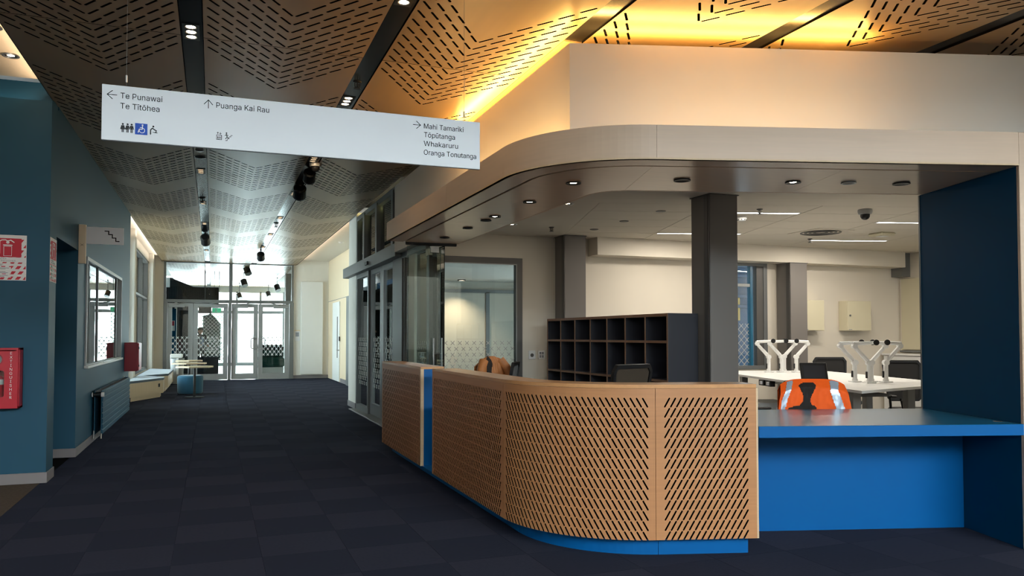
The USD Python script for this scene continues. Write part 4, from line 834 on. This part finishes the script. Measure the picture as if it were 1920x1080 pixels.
def column(x, y, z1, label):
    c = thing('steel_column', label, 'column', (x, y, 0)); w = .324
    part(c, 'casing', cbox(x, y, 0, x + w, y + w, z1, .004), 'column'); part(c, 'cover_strip', cat(box(x - .004, y + .04, 0, x, y + .10, z1), box(x - .007, y + .005, 0, x, y + .018, z1)), 'frame_dark'); part(c, 'head_plate', cbox(x - .012, y - .012, z1 - .008, x + w + .012, y + w + .012, z1 - .001, .002), 'frame_dark'); return c
column(4.548, 6.456, HO, 'large charcoal column standing right behind the oak desk'); column(4.548, 9.95 - .1, HO, 'charcoal column left of the white rear wall, behind the pigeonholes'); column(8.43, 9.86, 2.596, 'charcoal column under the beam, right of the blue window')

# pigeonholes
ph = thing('pigeonhole_unit', 'anthracite pigeonhole shelf unit with plywood edges behind the desk', 'shelf', (4.36, 8.14, 0)); PX0, PX1, PY0, PY1, PZ = 4.188, 4.535, 6.655, 9.63, 1.672
part(ph, 'top_board', box(PX0, PY0, PZ - .03, PX1, PY1, PZ), 'shelf'); part(ph, 'back_board', box(PX1 - .012, PY0, .05, PX1, PY1, PZ - .03), 'shelf')
part(ph, 'edge_strip', box(PX0 - .003, PY0, PZ - .03, PX0, PY1, PZ), 'shelf_edge')
pit = (PY1 - PY0 - .025) / 7
for i in range(8):
    y = PY0 + pit * i; part(ph, 'side_panel' if i in (0, 7) else 'divider', box(PX0, y, .02, PX1 - .012, y + .025, PZ - .03), 'shelf'); part(ph, 'edge_strip', box(PX0 - .003, y, .02, PX0, y + .025, PZ - .03), 'shelf_edge')
for z in (1.375, .985, .60, .22):
    for i in range(7):
        y = PY0 + pit * i + .025; part(ph, 'shelf_board', box(PX0 + .002, y, z, PX1 - .012, y + pit - .025, z + .025), 'shelf'); part(ph, 'edge_strip', box(PX0 - .001, y, z, PX0 + .002, y + pit - .025, z + .025), 'shelf_edge')
for x, l in ((4.145, 'white wall socket plate left of the pigeonholes, with a round outlet'), (4.29, 'white switch plate closest to the pigeonholes')):
    s = thing('wall_socket', l, 'socket', (x, YB, 1.14)); part(s, 'plate', cbox(x, YB - .012, 1.12, x + .105, YB - .001, 1.24, .004), 'white')
    if x < 4.2: part(s, 'outlet', cyl((x + .052, YB - .014, 1.175), .026, .003, 16, 1), 'frame_dark')
    else: part(s, 'switches', cat(*[cbox(x + .02 + .036 * (i % 2), YB - .016, 1.14 + .045 * (i // 2), x + .048 + .036 * (i % 2), YB - .012, 1.175 + .045 * (i // 2), .001) for i in range(4)]), 'print_grey')
for x0, x1, l in ((8.80, 9.22, 'cream steel key cabinet beside the rear column'), (9.70, 10.20, 'wider cream steel key cabinet on the rear wall')):
    k_ = thing('key_cabinet', l, 'cabinet', ((x0 + x1) / 2, YB, 1.53)); d_ = .2
    part(k_, 'body', cbox(x0, YB - d_ + .018, 1.53, x1, YB - .001, 2.02, .004), 'ivory'); dr = part(k_, 'door', cbox(x0 + .002, YB - d_, 1.532, x1 - .002, YB - d_ + .017, 2.018, .004), 'ivory'); part(dr, 'lock', cyl((x0 + .05, YB - d_ - .012, 1.78), .016, .014, 14, 1), 'frame'); part(dr, 'name_plate', cbox(x0 + .02, YB - d_ - .002, 1.545, x0 + .09, YB - d_, 1.556, .0005), 'print_grey')
wbd = thing('whiteboard', 'tall pale board on the right end wall of the office', 'board', (11.03, 8.8, 1.2)); part(wbd, 'board', cbox(11.02, 7.2, 1.21, 11.045, 10.15, 2.42, .004), 'ivory'); part(wbd, 'pen_tray', cbox(10.97, 7.2, 1.17, 11.045, 10.15, 1.2, .004), 'frame')
cr = thing('credenza', 'white low cupboard with a dark key in its lock, under the pale board', 'cupboard', (10.8, 8.5, 0)); part(cr, 'body', cbox(10.62, 6.8, 0, 11.04, 10.15, 1.12, .004), 'white'); part(cr, 'top', cbox(10.58, 6.78, 1.12, 11.04, 10.17, 1.15, .004), 'white')
for i in range(4):
    y = 6.82 + .832 * i; dr = part(cr, 'cupboard_door', cbox(10.60, y, .08, 10.62, y + .825, 1.115, .003), 'white'); part(dr, 'key', cat(cyl((10.585, y + .10, .96), .014, .016, 12, 0), cbox(10.57, y + .085, .90, 10.585, y + .115, .95, .004)), 'black')

# white desk cluster (a bench running into the room, its near end cut at a slant)
def dk(a, b): return tuple(at_f(6.84 + a, 3.69 + b))
wd = thing('white_desk', 'large white sit stand desk block carrying the monitor arms', 'desk', (*dk(2.0, .8), 0))
part(wd, 'tabletop', prism(Polygon([dk(0, 0), dk(4.05, 0), dk(4.05, 1.58), dk(1.0, 1.58)]), .925, .95), 'white')
for a, b in ((.62, .25), (1.35, 1.25), (2.3, .3), (2.3, 1.3), (3.7, .3), (3.7, 1.3)):
    part(wd, 'leg', prism(Polygon([dk(a - .05, b - .03), dk(a - .05, b + .05), dk(a + .05, b + .05), dk(a + .05, b - .03)]), .03, .925), 'frame_light'); part(wd, 'foot', prism(Polygon([dk(a - .24, b - .04), dk(a - .24, b + .04), dk(a + .24, b + .04), dk(a + .24, b - .04)]), 0, .03), 'frame_light')
part(wd, 'cable_tray', prism(Polygon([dk(1.2, .65), dk(1.2, .95), dk(3.8, .95), dk(3.8, .65)]), .80, .83), 'frame'); part(wd, 'control_box', prism(Polygon([dk(1.25, .02), dk(1.25, .10), dk(1.5, .10), dk(1.5, .02)]), .90, .925), 'black')
part(wd, 'cable', tube([(*dk(.9, .9), .80), (*dk(.75, .85), .62), (*dk(.7, 1.0), .58), (*dk(.85, 1.1), .70)], .008, 6), 'black')
def pedestal(label, a, b):
    p = thing('drawer_pedestal', label, 'drawers', (*dk(a, b), 0)); q = lambda x0, y0, x1, y1, z0, z1: prism(Polygon([dk(a + y0, b + x0), dk(a + y0, b + x1), dk(a + y1, b + x1), dk(a + y1, b + x0)]), z0, z1)
    part(p, 'carcass', q(0, 0, .42, .55, .04, .62), 'white')
    for i in range(3): dr = part(p, 'drawer', q(-.018, .005, 0, .545, .05 + .19 * i, .232 + .19 * i), 'white'); part(dr, 'handle', q(-.03, .2, -.018, .35, .2 + .19 * i, .212 + .19 * i), 'frame')
pedestal('white drawer pedestal under the left end of the white desk', 2.58, .08); pedestal('white drawer pedestal under the near left corner of the white desk', 1.48, .08)
for i, (a, l) in enumerate(((2.05, 'left'), (1.85, 'right'))):
    s = thing('desk_socket', 'black power socket box clipped under the white desk edge, the %s one' % l, 'socket', (*dk(a + .3, .03), .87)); part(s, 'box', prism(Polygon([dk(a + .2, .0), dk(a + .2, .06), dk(a + .34, .06), dk(a + .34, .0)]), .855, .92), 'black'); part(s, 'plug', prism(Polygon([dk(a + .23, -.02), dk(a + .23, .0), dk(a + .27, .0), dk(a + .27, -.02)]), .87, .905), 'print_white')

def monitor_arm(name, label, at, side, group, reach=.17, rz=-20.9, first=None):
    """clamp, post, sloping link, elbow and upper arm with a round black mount; leans to side -1 or +1 and returns over itself"""
    if first is not None: return copy(first, name, label, at, rz, group)
    t = thing(name, label, 'monitor arm', at, rz, group); s = side
    part(t, 'clamp', cat(cbox(-.05, -.06, 0, .05, .06, .012, .003), cyl((0, 0, .012), .03, .02, 16)), 'white', True)
    part(t, 'post', cyl((0, 0, .02), .024, .19, 16), 'white', True, smooth=40); part(t, 'cable_clip', cbox(-.036, -.012, .05, -.02, .012, .12, .003), 'black', True)
    k0, k1 = np.array([0, 0, .215]), np.array([s * .155, 0, .385])
    part(t, 'lower_joint', cyl((0, -.03, .21), .030, .06, 16, 1), 'white', True, smooth=40); part(t, 'elbow_joint', cyl((s * .155, -.028, .388), .026, .056, 16, 1), 'white', True, smooth=40)
    d = (k1 - k0) / np.linalg.norm(k1 - k0); nrm = np.array([-d[2], 0, d[0]])
    part(t, 'spring_link', tube([k0, k0 + d * .03, k1 - d * .03, k1], [.020, .025, .022, .017], 8), 'white', True)
    part(t, 'upper_arm', cat(tube([(s * .16, 0, .415), (s * .06, -.03, .42), (-s * .02, -.06, .425)], [.022, .021, .018], 10), cyl((s * .155, 0, .38), .022, .045, 14)), 'white', True)
    hd = part(t, 'mount_head', tube([(-s * .02, -.06, .425), (-s * .03, -.10, .428)], [.016, .018], 12), 'white', True); part(hd, 'tilt_plate', cyl((-s * .03, -.112, .428), .030, .012, 16, 1), 'black', True)
    return t
AL = monitor_arm('monitor_arm', 'white monitor arm of the far cluster bending left, leftmost', (7.096, 8.75, .95), -1, None)
monitor_arm('monitor_arm', 'white monitor arm of the far cluster bending left, second from left', (7.26, 8.69, .95), -1, None, first=AL)
AR = monitor_arm('monitor_arm', 'white monitor arm of the far cluster bending right, crossing its neighbour', (7.46, 8.87, .95), 1, None)
monitor_arm('monitor_arm', 'white monitor arm of the far cluster bending right, beside the column', (7.46, 8.63, .95), 1, None, first=AR)
monitor_arm('monitor_arm', 'white monitor arm of the near cluster bending left, leftmost', (6.497, 6.607, .95), -1, None, first=AL)
monitor_arm('monitor_arm', 'white monitor arm of the near cluster bending left, second from left', (6.493, 6.404, .95), -1, None, first=AL)
monitor_arm('monitor_arm', 'white monitor arm of the near cluster bending right, crossing its neighbour', (6.67, 6.55, .95), 1, None, first=AR)
monitor_arm('monitor_arm', 'white monitor arm of the near cluster bending right, nearest the portal', (6.75, 6.43, .95), 1, None, first=AR)

# chairs
def rounded(w, h, r): return sbox(-w / 2 + r, r, w / 2 - r, h - r).buffer(r, quad_segs=5)
def chair(label, at, rz, mat='mesh_black', proto=None, low=0.):
    if proto is not None: return copy(proto, 'office_chair', label, at, rz)
    t = thing('office_chair', label, 'chair', at, rz)
    for k in range(5):
        a = 2 * math.pi * k / 5 + .3; p = np.array([math.cos(a), math.sin(a), 0])
        part(t, 'base_leg', tube([(0, 0, .11), tuple(p * .15 + (0, 0, .10)), tuple(p * .30 + (0, 0, .07))], [.03, .026, .018], 8), 'black', True)
        c = p * .30; part(t, 'caster', cat(cyl((c[0] - .02, c[1], .028), .028, .04, 12, 0)), 'black', True)
    part(t, 'gas_column', cat(cyl((0, 0, .09), .03, .2, 14), cyl((0, 0, .28), .018, .14, 12)), 'chrome', True); part(t, 'mechanism', cbox(-.10, -.13, .41, .10, .12, .46, .012), 'black', True)
    part(t, 'seat', cbox(-.245, -.23, .46, .245, .25, .535, .03), mat, True)
    tilt = math.radians(9); R = trimesh.transformations.rotation_matrix(tilt, (1, 0, 0))
    def back(poly, y0, y1, dz=.62 - low):
        e = upright(poly, y0, y1, 'x'); e.apply_translation((0, 0, 0)); e.apply_transform(R); e.apply_translation((0, -.235, dz)); return e
    outer = Polygon([(-.20, .03), (-.235, .45), (-.20, .50), (.20, .50), (.235, .45), (.20, .03), (.17, 0), (-.17, 0)]).buffer(.02).buffer(-.005)
    part(t, 'back_frame', back(outer.difference(outer.buffer(-.032)), -.02, .012), 'black', True); part(t, 'backrest', back(outer.buffer(-.03), -.006, .004), mat, True)
    part(t, 'back_spine', tube([(0, -.10, .43), (0, -.25, .45), (0, -.275, .62), (0, -.29, .80)], .022, 8), 'black', True)
    for s in (-1, 1): part(t, 'armrest', cat(tube([(s * .22, 0, .47), (s * .29, 0, .50), (s * .30, 0, .68)], .016, 8), cbox(s * .30 - .04, -.13, .68, s * .30 + .04, .12, .705, .012)), 'black', True)
    return t
CH0 = chair('black mesh office chair behind the near monitor arms', (8.50, 8.95, .0), 160)
chair('black mesh office chair half hidden by the dark blue portal side', (8.28, 7.45, .0), 158, proto=CH0)
chair('black mesh office chair half hidden behind the large column', (5.36, 7.02, .0), -95, proto=CH0)
CV = chair('black office chair wearing an orange vest behind the low counter', (4.87, 5.60, -.0), -25, low=.06)
CB = chair('dark olive office chair turned aside behind the curved desk', (3.20, 6.10, .08), 20, 'brown_fabric')
CJ = chair('office chair with a tan jacket over its back behind the long desk side', (2.98, 8.55, .02), 60, proto=CH0)

def drape(node, fn, nu, nv, mat, name, mask=None, off=0., t=.006, label=None):
    """cloth as a thick sheet: fn(u, v) gives points, u and v in 0..1; mask(u, v) keeps a patch of it"""
    U, V = np.meshgrid(np.linspace(0, 1, nu), np.linspace(0, 1, nv), indexing='ij'); P = fn(U, V)
    du, dv = np.gradient(P, axis=0), np.gradient(P, axis=1); n = np.cross(du, dv); n /= np.linalg.norm(n, axis=2, keepdims=True) + 1e-9
    A, B = P + n * (off + t / 2), P + n * (off - t / 2); idx = np.arange(nu * nv).reshape(nu, nv); fs = []
    keep = np.ones((nu - 1, nv - 1), bool)
    if mask is not None: keep = mask((U[:-1, :-1] + U[1:, 1:]) / 2, (V[:-1, :-1] + V[1:, 1:]) / 2)
    K = nu * nv; pad = np.pad(keep, 1)
    for i in range(nu - 1):
        for j in range(nv - 1):
            if not keep[i, j]: continue
            a, b, c, d = idx[i, j], idx[i + 1, j], idx[i + 1, j + 1], idx[i, j + 1]
            fs += [(a, b, c), (a, c, d), (K + a, K + c, K + b), (K + a, K + d, K + c)]
            for (p, q, nb) in ((b, a, pad[i + 1, j]), (c, b, pad[i + 2, j + 1]), (d, c, pad[i + 1, j + 2]), (a, d, pad[i, j + 1])):
                if not nb: fs += [(p, q, K + q), (p, K + q, K + p)]
    e = tm(np.vstack([A.reshape(-1, 3), B.reshape(-1, 3)]), fs); e.remove_unreferenced_vertices()
    return part(node, name, e, mat, True, label=label, smooth=50)
def inpoly(pts):
    pl = Polygon(pts)
    from shapely import contains_xy
    return lambda u, v: contains_xy(pl, u, v)
vest = thing('safety_vest', 'orange hi vis safety vest with silver tape draped over a chair back', 'vest', (4.87, 5.60, -.0), -25)
def vfn(U, V):
    x = (U - .5) * 2; top = .62; s = np.where(V < top, (top - V) / top, 0); b = np.where(V > top, (V - top) / (1 - top), 0)
    z = 1.085 - .012 * np.abs(x) ** 4 * 4 - .42 * s ** 1.0 - .22 * b - .03 * np.exp(-(s + b) * 8) * 0
    half = .262 + .075 * s; y = np.where(V < top, -.368 - .05 * np.minimum(1, s * 6) - .06 * s, -.300 + .03 * b)
    y = np.where(V < top, y, -.368 + (.085 * np.minimum(1, b * 4)))
    P = np.stack([x * half, y, z], -1)
    w = meshkit.fbm(np.stack([U * 5, V * 4, U * 0 + 1.3], -1), 3, 5) - .5; P[..., 1] -= .05 * w * np.minimum(1, s * 3 + .15); P[..., 0] += .02 * w * s
    P[..., 2] += .012 * np.sin(U * 9) * (s > .95)
    return P
drape(vest, vfn, 64, 64, 'orange', 'cloth')
drape(vest, vfn, 90, 90, 'lining', 'dark_yoke', inpoly([(.27, .54), (.35, .575), (.50, .57), (.53, .54), (.47, .44), (.43, .36), (.46, .31), (.51, .29), (.52, .20), (.12, .20), (.13, .29), (.30, .31), (.34, .36), (.33, .44)]), .006, .004, 'black lining showing in the middle')
drape(vest, vfn, 90, 90, 'reflective', 'tape', inpoly([(.11, .61), (.20, .61), (.12, .42), (.06, .16), (.02, .16), (.04, .42)]), .005, .003); drape(vest, vfn, 90, 90, 'reflective', 'tape', inpoly([(.76, .60), (.90, .61), (.84, .50), (.97, .05), (.84, .05), (.72, .48)]), .005, .003)
jk = thing('jacket', 'tan brown jacket hanging over the back of an office chair', 'jacket', (2.98, 8.55, 0), 20)
def jfn(U, V):
    x = (U - .5) * 2; top = .55; s = np.where(V < top, (top - V) / top, 0); b = np.where(V > top, (V - top) / (1 - top), 0)
    half = .15 + .07 * np.minimum(1, s * 2) + .03 * b; z = 1.215 - .05 * np.abs(x) ** 2 - .42 * s - .30 * b; y = np.where(V < top, -.05 - .05 * np.minimum(1, s * 5) - .04 * s, -.05 + .11 * np.minimum(1, b * 4))
    P = np.stack([x * half, y, z], -1); w = meshkit.fbm(np.stack([U * 7 + V * 1.5, V * 2.2, U * 0 + 4.3], -1), 4, 9) - .5
    P[..., 1] -= .12 * w * np.minimum(1, s * 3 + .2); P[..., 2] += .03 * w; return P
drape(jk, jfn, 60, 60, 'jacket', 'cloth', None, 0, .012); drape(jk, jfn, 70, 70, 'lining', 'collar_lining', inpoly([(.14, .50), (.30, .55), (.40, .48), (.37, .30), (.33, .05), (.16, .05), (.20, .30)]), .010, .004, 'dark opening of the jacket')
def sleeve(p): 
    pts = np.array(p, float); return tube(pts, np.linspace(.055, .042, len(pts)), 12)
part(jk, 'sleeve', sleeve([(.10, -.08, 1.17), (.16, -.13, 1.08), (.20, -.14, .95), (.21, -.13, .82)]), 'jacket', True, smooth=50); part(jk, 'sleeve', sleeve([(-.12, -.06, 1.16), (-.18, -.09, 1.06), (-.20, -.10, .92), (-.20, -.09, .80)]), 'jacket', True, smooth=50)
dsp = thing('tablet_display', 'small black framed display tilted on the white desk behind the vest', 'display', (6.1, 6.78, .95), -21)
e = cbox(-.145, -.012, 0, .145, .012, .20, .006); part(dsp, 'stand', cat(cbox(-.09, -.02, 0, .09, .14, .012, .004), tube([(0, .09, .01), (0, .03, .09)], .012, 8)), 'black', True)
Rt = trimesh.transformations.rotation_matrix(-.30, (1, 0, 0)); e.apply_transform(Rt); e.apply_translation((0, -.02, .012)); part(dsp, 'casing', e, 'black', True); e = cbox(-.115, -.0145, .03, .115, -.011, .165, .001); e.apply_transform(Rt); e.apply_translation((0, -.02, .012)); part(dsp, 'screen', e, 'shelf', True)

# frameless glass door at the far end of the desk
gd = thing('glass_door', 'frameless glass door with long steel handles behind the far desk end', 'door', (2.50, 9.62, 0))
part(gd, 'pane', cbox(2.27, 9.615, .02, 2.70, 9.625, 2.58, .001), 'glass_green'); part(gd, 'edge', box(2.70, 9.613, .02, 2.704, 9.627, 2.58), 'glass_edge')
for y in (9.56, 9.68): part(gd, 'pull_handle', cat(tube([(2.60 if y < 9.6 else 2.74, y, .80), (2.60 if y < 9.6 else 2.74, y, 1.42)], .010, 10)), 'chrome', smooth=40)
part(gd, 'handle_bolt', cat(tube([(2.60, 9.56, 1.22), (2.74, 9.68, 1.22)], .006, 6), tube([(2.60, 9.56, .9), (2.74, 9.68, .9)], .006, 6)), 'chrome'); part(gd, 'patch_fitting', cat(cbox(2.57, 9.60, 2.50, 2.68, 9.64, 2.585, .004)), 'chrome'); part(gd, 'lower_patch', cbox(2.57, 9.60, 0, 2.68, 9.64, .08, .004), 'chrome')
gf = thing('glass_panel', 'narrow fixed glass panel with steel clamps beside the frameless door', 'glass panel', (2.75, 9.9, 0)); part(gf, 'pane', box(2.755, 9.64, .02, 2.765, 10.17, 2.60), 'glass'); part(gf, 'clamp', cat(cbox(2.735, 9.70, 2.50, 2.785, 9.76, 2.56, .004), cbox(2.735, 10.08, 2.50, 2.785, 10.14, 2.56, .004)), 'chrome')

# ================================================================== LOBBY BEYOND THE END DOORS
ls = thing('kiosk', 'dark kiosk block with black mesh screen behind the left end door', 'kiosk', (-.9, 33.5, 0)); part(ls, 'block', cbox(-1.95, 32.6, 0, -.62, 34.5, 3.3, .02), 'black'); 
part(ls, 'raking_head', upright(Polygon([(-1.5, 2.5), (.2, 2.5), (.2, 3.12), (-.6, 3.25), (-1.5, 3.62)]), 31.8, 31.9, 'x'), 'black'); part(ls, 'mesh_screen', cat(*[box(-1.5 + .08 * i, 31.7, 2.55, -1.47 + .08 * i, 31.73, 3.25) for i in range(22)], *[box(-1.5, 31.72, 2.55 + .08 * i, .2, 31.74, 2.575 + .08 * i) for i in range(9)], box(-1.5, 31.75, 2.55, .2, 31.78, 3.28)), 'mesh_black', kind='stuff')
part(ls, 'light_post', cbox(-1.30, 31.2, 0, -1.22, 31.3, 2.75, .01), 'white', label='slim white post')
gs = thing('cross_screen', 'teal glass screen full of white crosses beyond the second end door', 'screen', (.1, 32.4, 0)); part(gs, 'pane', box(-.40, 32.40, .1, .45, 32.42, 2.35), 'glass_green'); part(gs, 'teal_film', upright(Polygon([(-.35, .5), (.30, .5), (.30, 1.9), (-.05, 2.3), (-.35, 2.2)]), 32.425, 32.43, 'x'), 'green'); part(gs, 'cross_film', xmarks(-.36, .42, .5, 26, .14, .075, 32.398, .022), 'film', kind='stuff')
ct = thing('lobby_counter', 'black low counter beyond the second end door', 'counter', (-.1, 31.5, 0)); part(ct, 'body', cbox(-.75, 31.0, 0, .22, 31.6, .62, .02), 'black'); part(ct, 'top', cbox(-.78, 30.97, .62, .25, 31.63, .65, .006), 'dark_cloth')
xs_ = thing('exit_sign', 'green exit sign hanging in the lobby beyond the second end door', 'sign', (.16, 31.0, 2.36)); part(xs_, 'casing', cbox(-.02, 31.0, 2.30, .30, 31.05, 2.47, .006), 'white'); part(xs_, 'face', box(-.01, 30.996, 2.31, .29, 31.0, 2.46), 'exit_green'); part(xs_, 'running_figure', upright(unary_union([Point(.12, 2.43).buffer(.013), LineString([(.12, 2.41), (.11, 2.37), (.15, 2.33)]).buffer(.009), LineString([(.11, 2.37), (.08, 2.33)]).buffer(.008), LineString([(.09, 2.395), (.12, 2.405), (.15, 2.385)]).buffer(.007)]), 30.99, 30.996, 'x'), 'print_white'); part(xs_, 'hanger', cat(tube([(.05, 31.02, 2.47), (.05, 31.02, 3.83)], .008, 6), tube([(.22, 31.02, 2.47), (.22, 31.02, 3.83)], .008, 6)), 'black')
mo = thing('hanging_monitor', 'black hanging monitor beside the green exit sign', 'monitor', (-.27, 30.6, 2.3)); part(mo, 'screen_body', cbox(-.48, 30.6, 2.26, -.05, 30.68, 2.48, .01), 'black'); part(mo, 'hanger', tube([(-.27, 30.64, 2.48), (-.27, 30.64, 3.83)], .015, 8), 'black'); part(mo, 'screen', box(-.46, 30.596, 2.28, -.07, 30.6, 2.46), 'dark_cloth')
lb = thing('lobby_bench', 'low dark green upholstered seat beyond the right end door', 'bench', (2.0, 31.5, 0)); part(lb, 'seat', cbox(1.5, 31.0, .25, 2.58, 31.7, .62, .06), 'green'); part(lb, 'back', cbox(1.5, 31.5, .6, 2.58, 31.75, 1.0, .05), 'green'); part(lb, 'base', cbox(1.55, 31.05, 0, 2.55, 31.65, .25, .01), 'white')
for i in range(6): part(lb, 'back_cushion', lathe([(0, -.12), (.09, -.08), (.12, 0), (.09, .08), (0, .12)], (1.62 + .17 * i, 31.45, 1.0), 14), 'dark_cloth', smooth=60)
nb = thing('lobby_notice', 'red fire notice on the dark wall beyond the left end door', 'notice', (-1.36, 30.0, 1.6)); part(nb, 'sheet', cbox(-1.42, 29.99, 1.62, -1.24, 30.0, 1.98, .001), 'print_white'); part(nb, 'red_field', box(-1.40, 29.985, 1.80, -1.26, 29.99, 1.96), 'print_red'); part(nb, 'stand_board', cbox(-1.46, 30.0, 0, -1.2, 30.04, 2.4, .004), 'teal_dark')

# person beyond the second door
import manifold3d as m3d
def body(bones, n=12, refine=.035, iters=6):
    acc = m3d.Manifold()
    for (a, ra), (b, rb) in bones:
        h = m3d.Manifold.batch_hull([m3d.Manifold.sphere(ra, 14).translate(tuple(a)), m3d.Manifold.sphere(rb, 14).translate(tuple(b))]); acc = acc + h
    me = acc.refine_to_length(refine).to_mesh(); e = trimesh.Trimesh(me.vert_properties[:, :3], me.tri_verts, process=True); trimesh.smoothing.filter_taubin(e, iterations=iters); return e
pe = thing('person', 'person in dark clothes standing in the lobby, seen through the second end door', 'person', (-.40, 30.3, 0), 25)
J = dict(hip=(0, 0, .95), waist=(0, 0, 1.08), chest=(0, 0, 1.30), neck=(0, .01, 1.47), sl=(-.17, 0, 1.41), sr=(.17, 0, 1.41), el=(-.23, -.02, 1.13), er=(.23, -.02, 1.13), wl=(-.14, -.24, 1.12), wr=(.16, -.22, 1.10), hl=(-.09, 0, .92), hr=(.09, 0, .92), kl=(-.10, -.02, .50), kr=(.11, .0, .50), al=(-.10, .02, .09), ar=(.12, .03, .09), tl=(-.11, -.14, .04), tr=(.14, -.13, .04))
part(pe, 'body', body([((J['waist'], .12), (J['chest'], .14)), ((J['hip'], .14), (J['waist'], .12)), ((J['chest'], .13), (J['neck'], .06)), ((J['sl'], .065), (J['sr'], .065)), ((J['sl'], .06), (J['el'], .043)), ((J['sr'], .06), (J['er'], .043)), ((J['el'], .042), (J['wl'], .032)), ((J['er'], .042), (J['wr'], .032)), ((J['hl'], .09), (J['kl'], .06)), ((J['hr'], .09), (J['kr'], .06)), ((J['kl'], .058), (J['al'], .042)), ((J['kr'], .058), (J['ar'], .042)), ((J['al'], .045), (J['tl'], .035)), ((J['ar'], .045), (J['tr'], .035))]), 'dark_cloth', True, smooth=60)
hd = part(pe, 'head', body([(((0, .02, 1.63), .092), ((0, -.012, 1.585), .07)), (((0, .012, 1.50), .052), ((0, .01, 1.58), .055)), (((0, -.088, 1.60), .012), ((0, -.098, 1.585), .014)), (((-.092, .01, 1.60), .012), ((-.094, .015, 1.585), .012)), (((.092, .01, 1.60), .012), ((.094, .015, 1.585), .012))], refine=.02, iters=3), 'skin', True, smooth=60)
part(hd, 'eye', cat(trimesh.creation.icosphere(1, .011)).apply_translation((-.034, -.078, 1.618)), 'print_black', True); part(hd, 'eye', cat(trimesh.creation.icosphere(1, .011)).apply_translation((.034, -.078, 1.618)), 'print_black', True); part(hd, 'mouth', cbox(-.022, -.084, 1.548, .022, -.074, 1.556, .003), 'red_dark', True)
part(pe, 'hair', body([(((0, .035, 1.66), .098), ((0, .06, 1.58), .085)), (((-.05, -.02, 1.70), .05), ((.05, -.02, 1.70), .05)), (((0, .07, 1.52), .06), ((0, .06, 1.45), .045))], refine=.03, iters=3), 'hair', True, smooth=60)
for s, w in ((-1, J['wl']), (1, J['wr'])):
    w = np.array(w); bones = [((w, .028), (w + (0, -.07, -.01), .030))]
    for q in range(4): 
        b0 = w + np.array([(-.03 + .02 * q), -.08, -.01]); ln = (.06, .07, .066, .05)[q]; bones += [((b0, .010), (b0 + (0, -ln * .6, -.012), .009)), ((b0 + (0, -ln * .6, -.012), .009), (b0 + (0, -ln, -.035), .008))]
    bones += [((w + (-s * .025, -.03, .0), .012), (w + (-s * .05, -.06, .01), .010)), ((w + (-s * .05, -.06, .01), .010), (w + (-s * .05, -.09, .0), .009))]
    part(pe, 'hand', body(bones, refine=.012, iters=2), 'skin', True, smooth=60)
part(pe, 'shirt', body([((( .02, -.09, 1.12), .06), ((.02, -.10, 1.36), .06))], iters=3), 'light_cloth', True, label='pale blue shirt front', smooth=60)
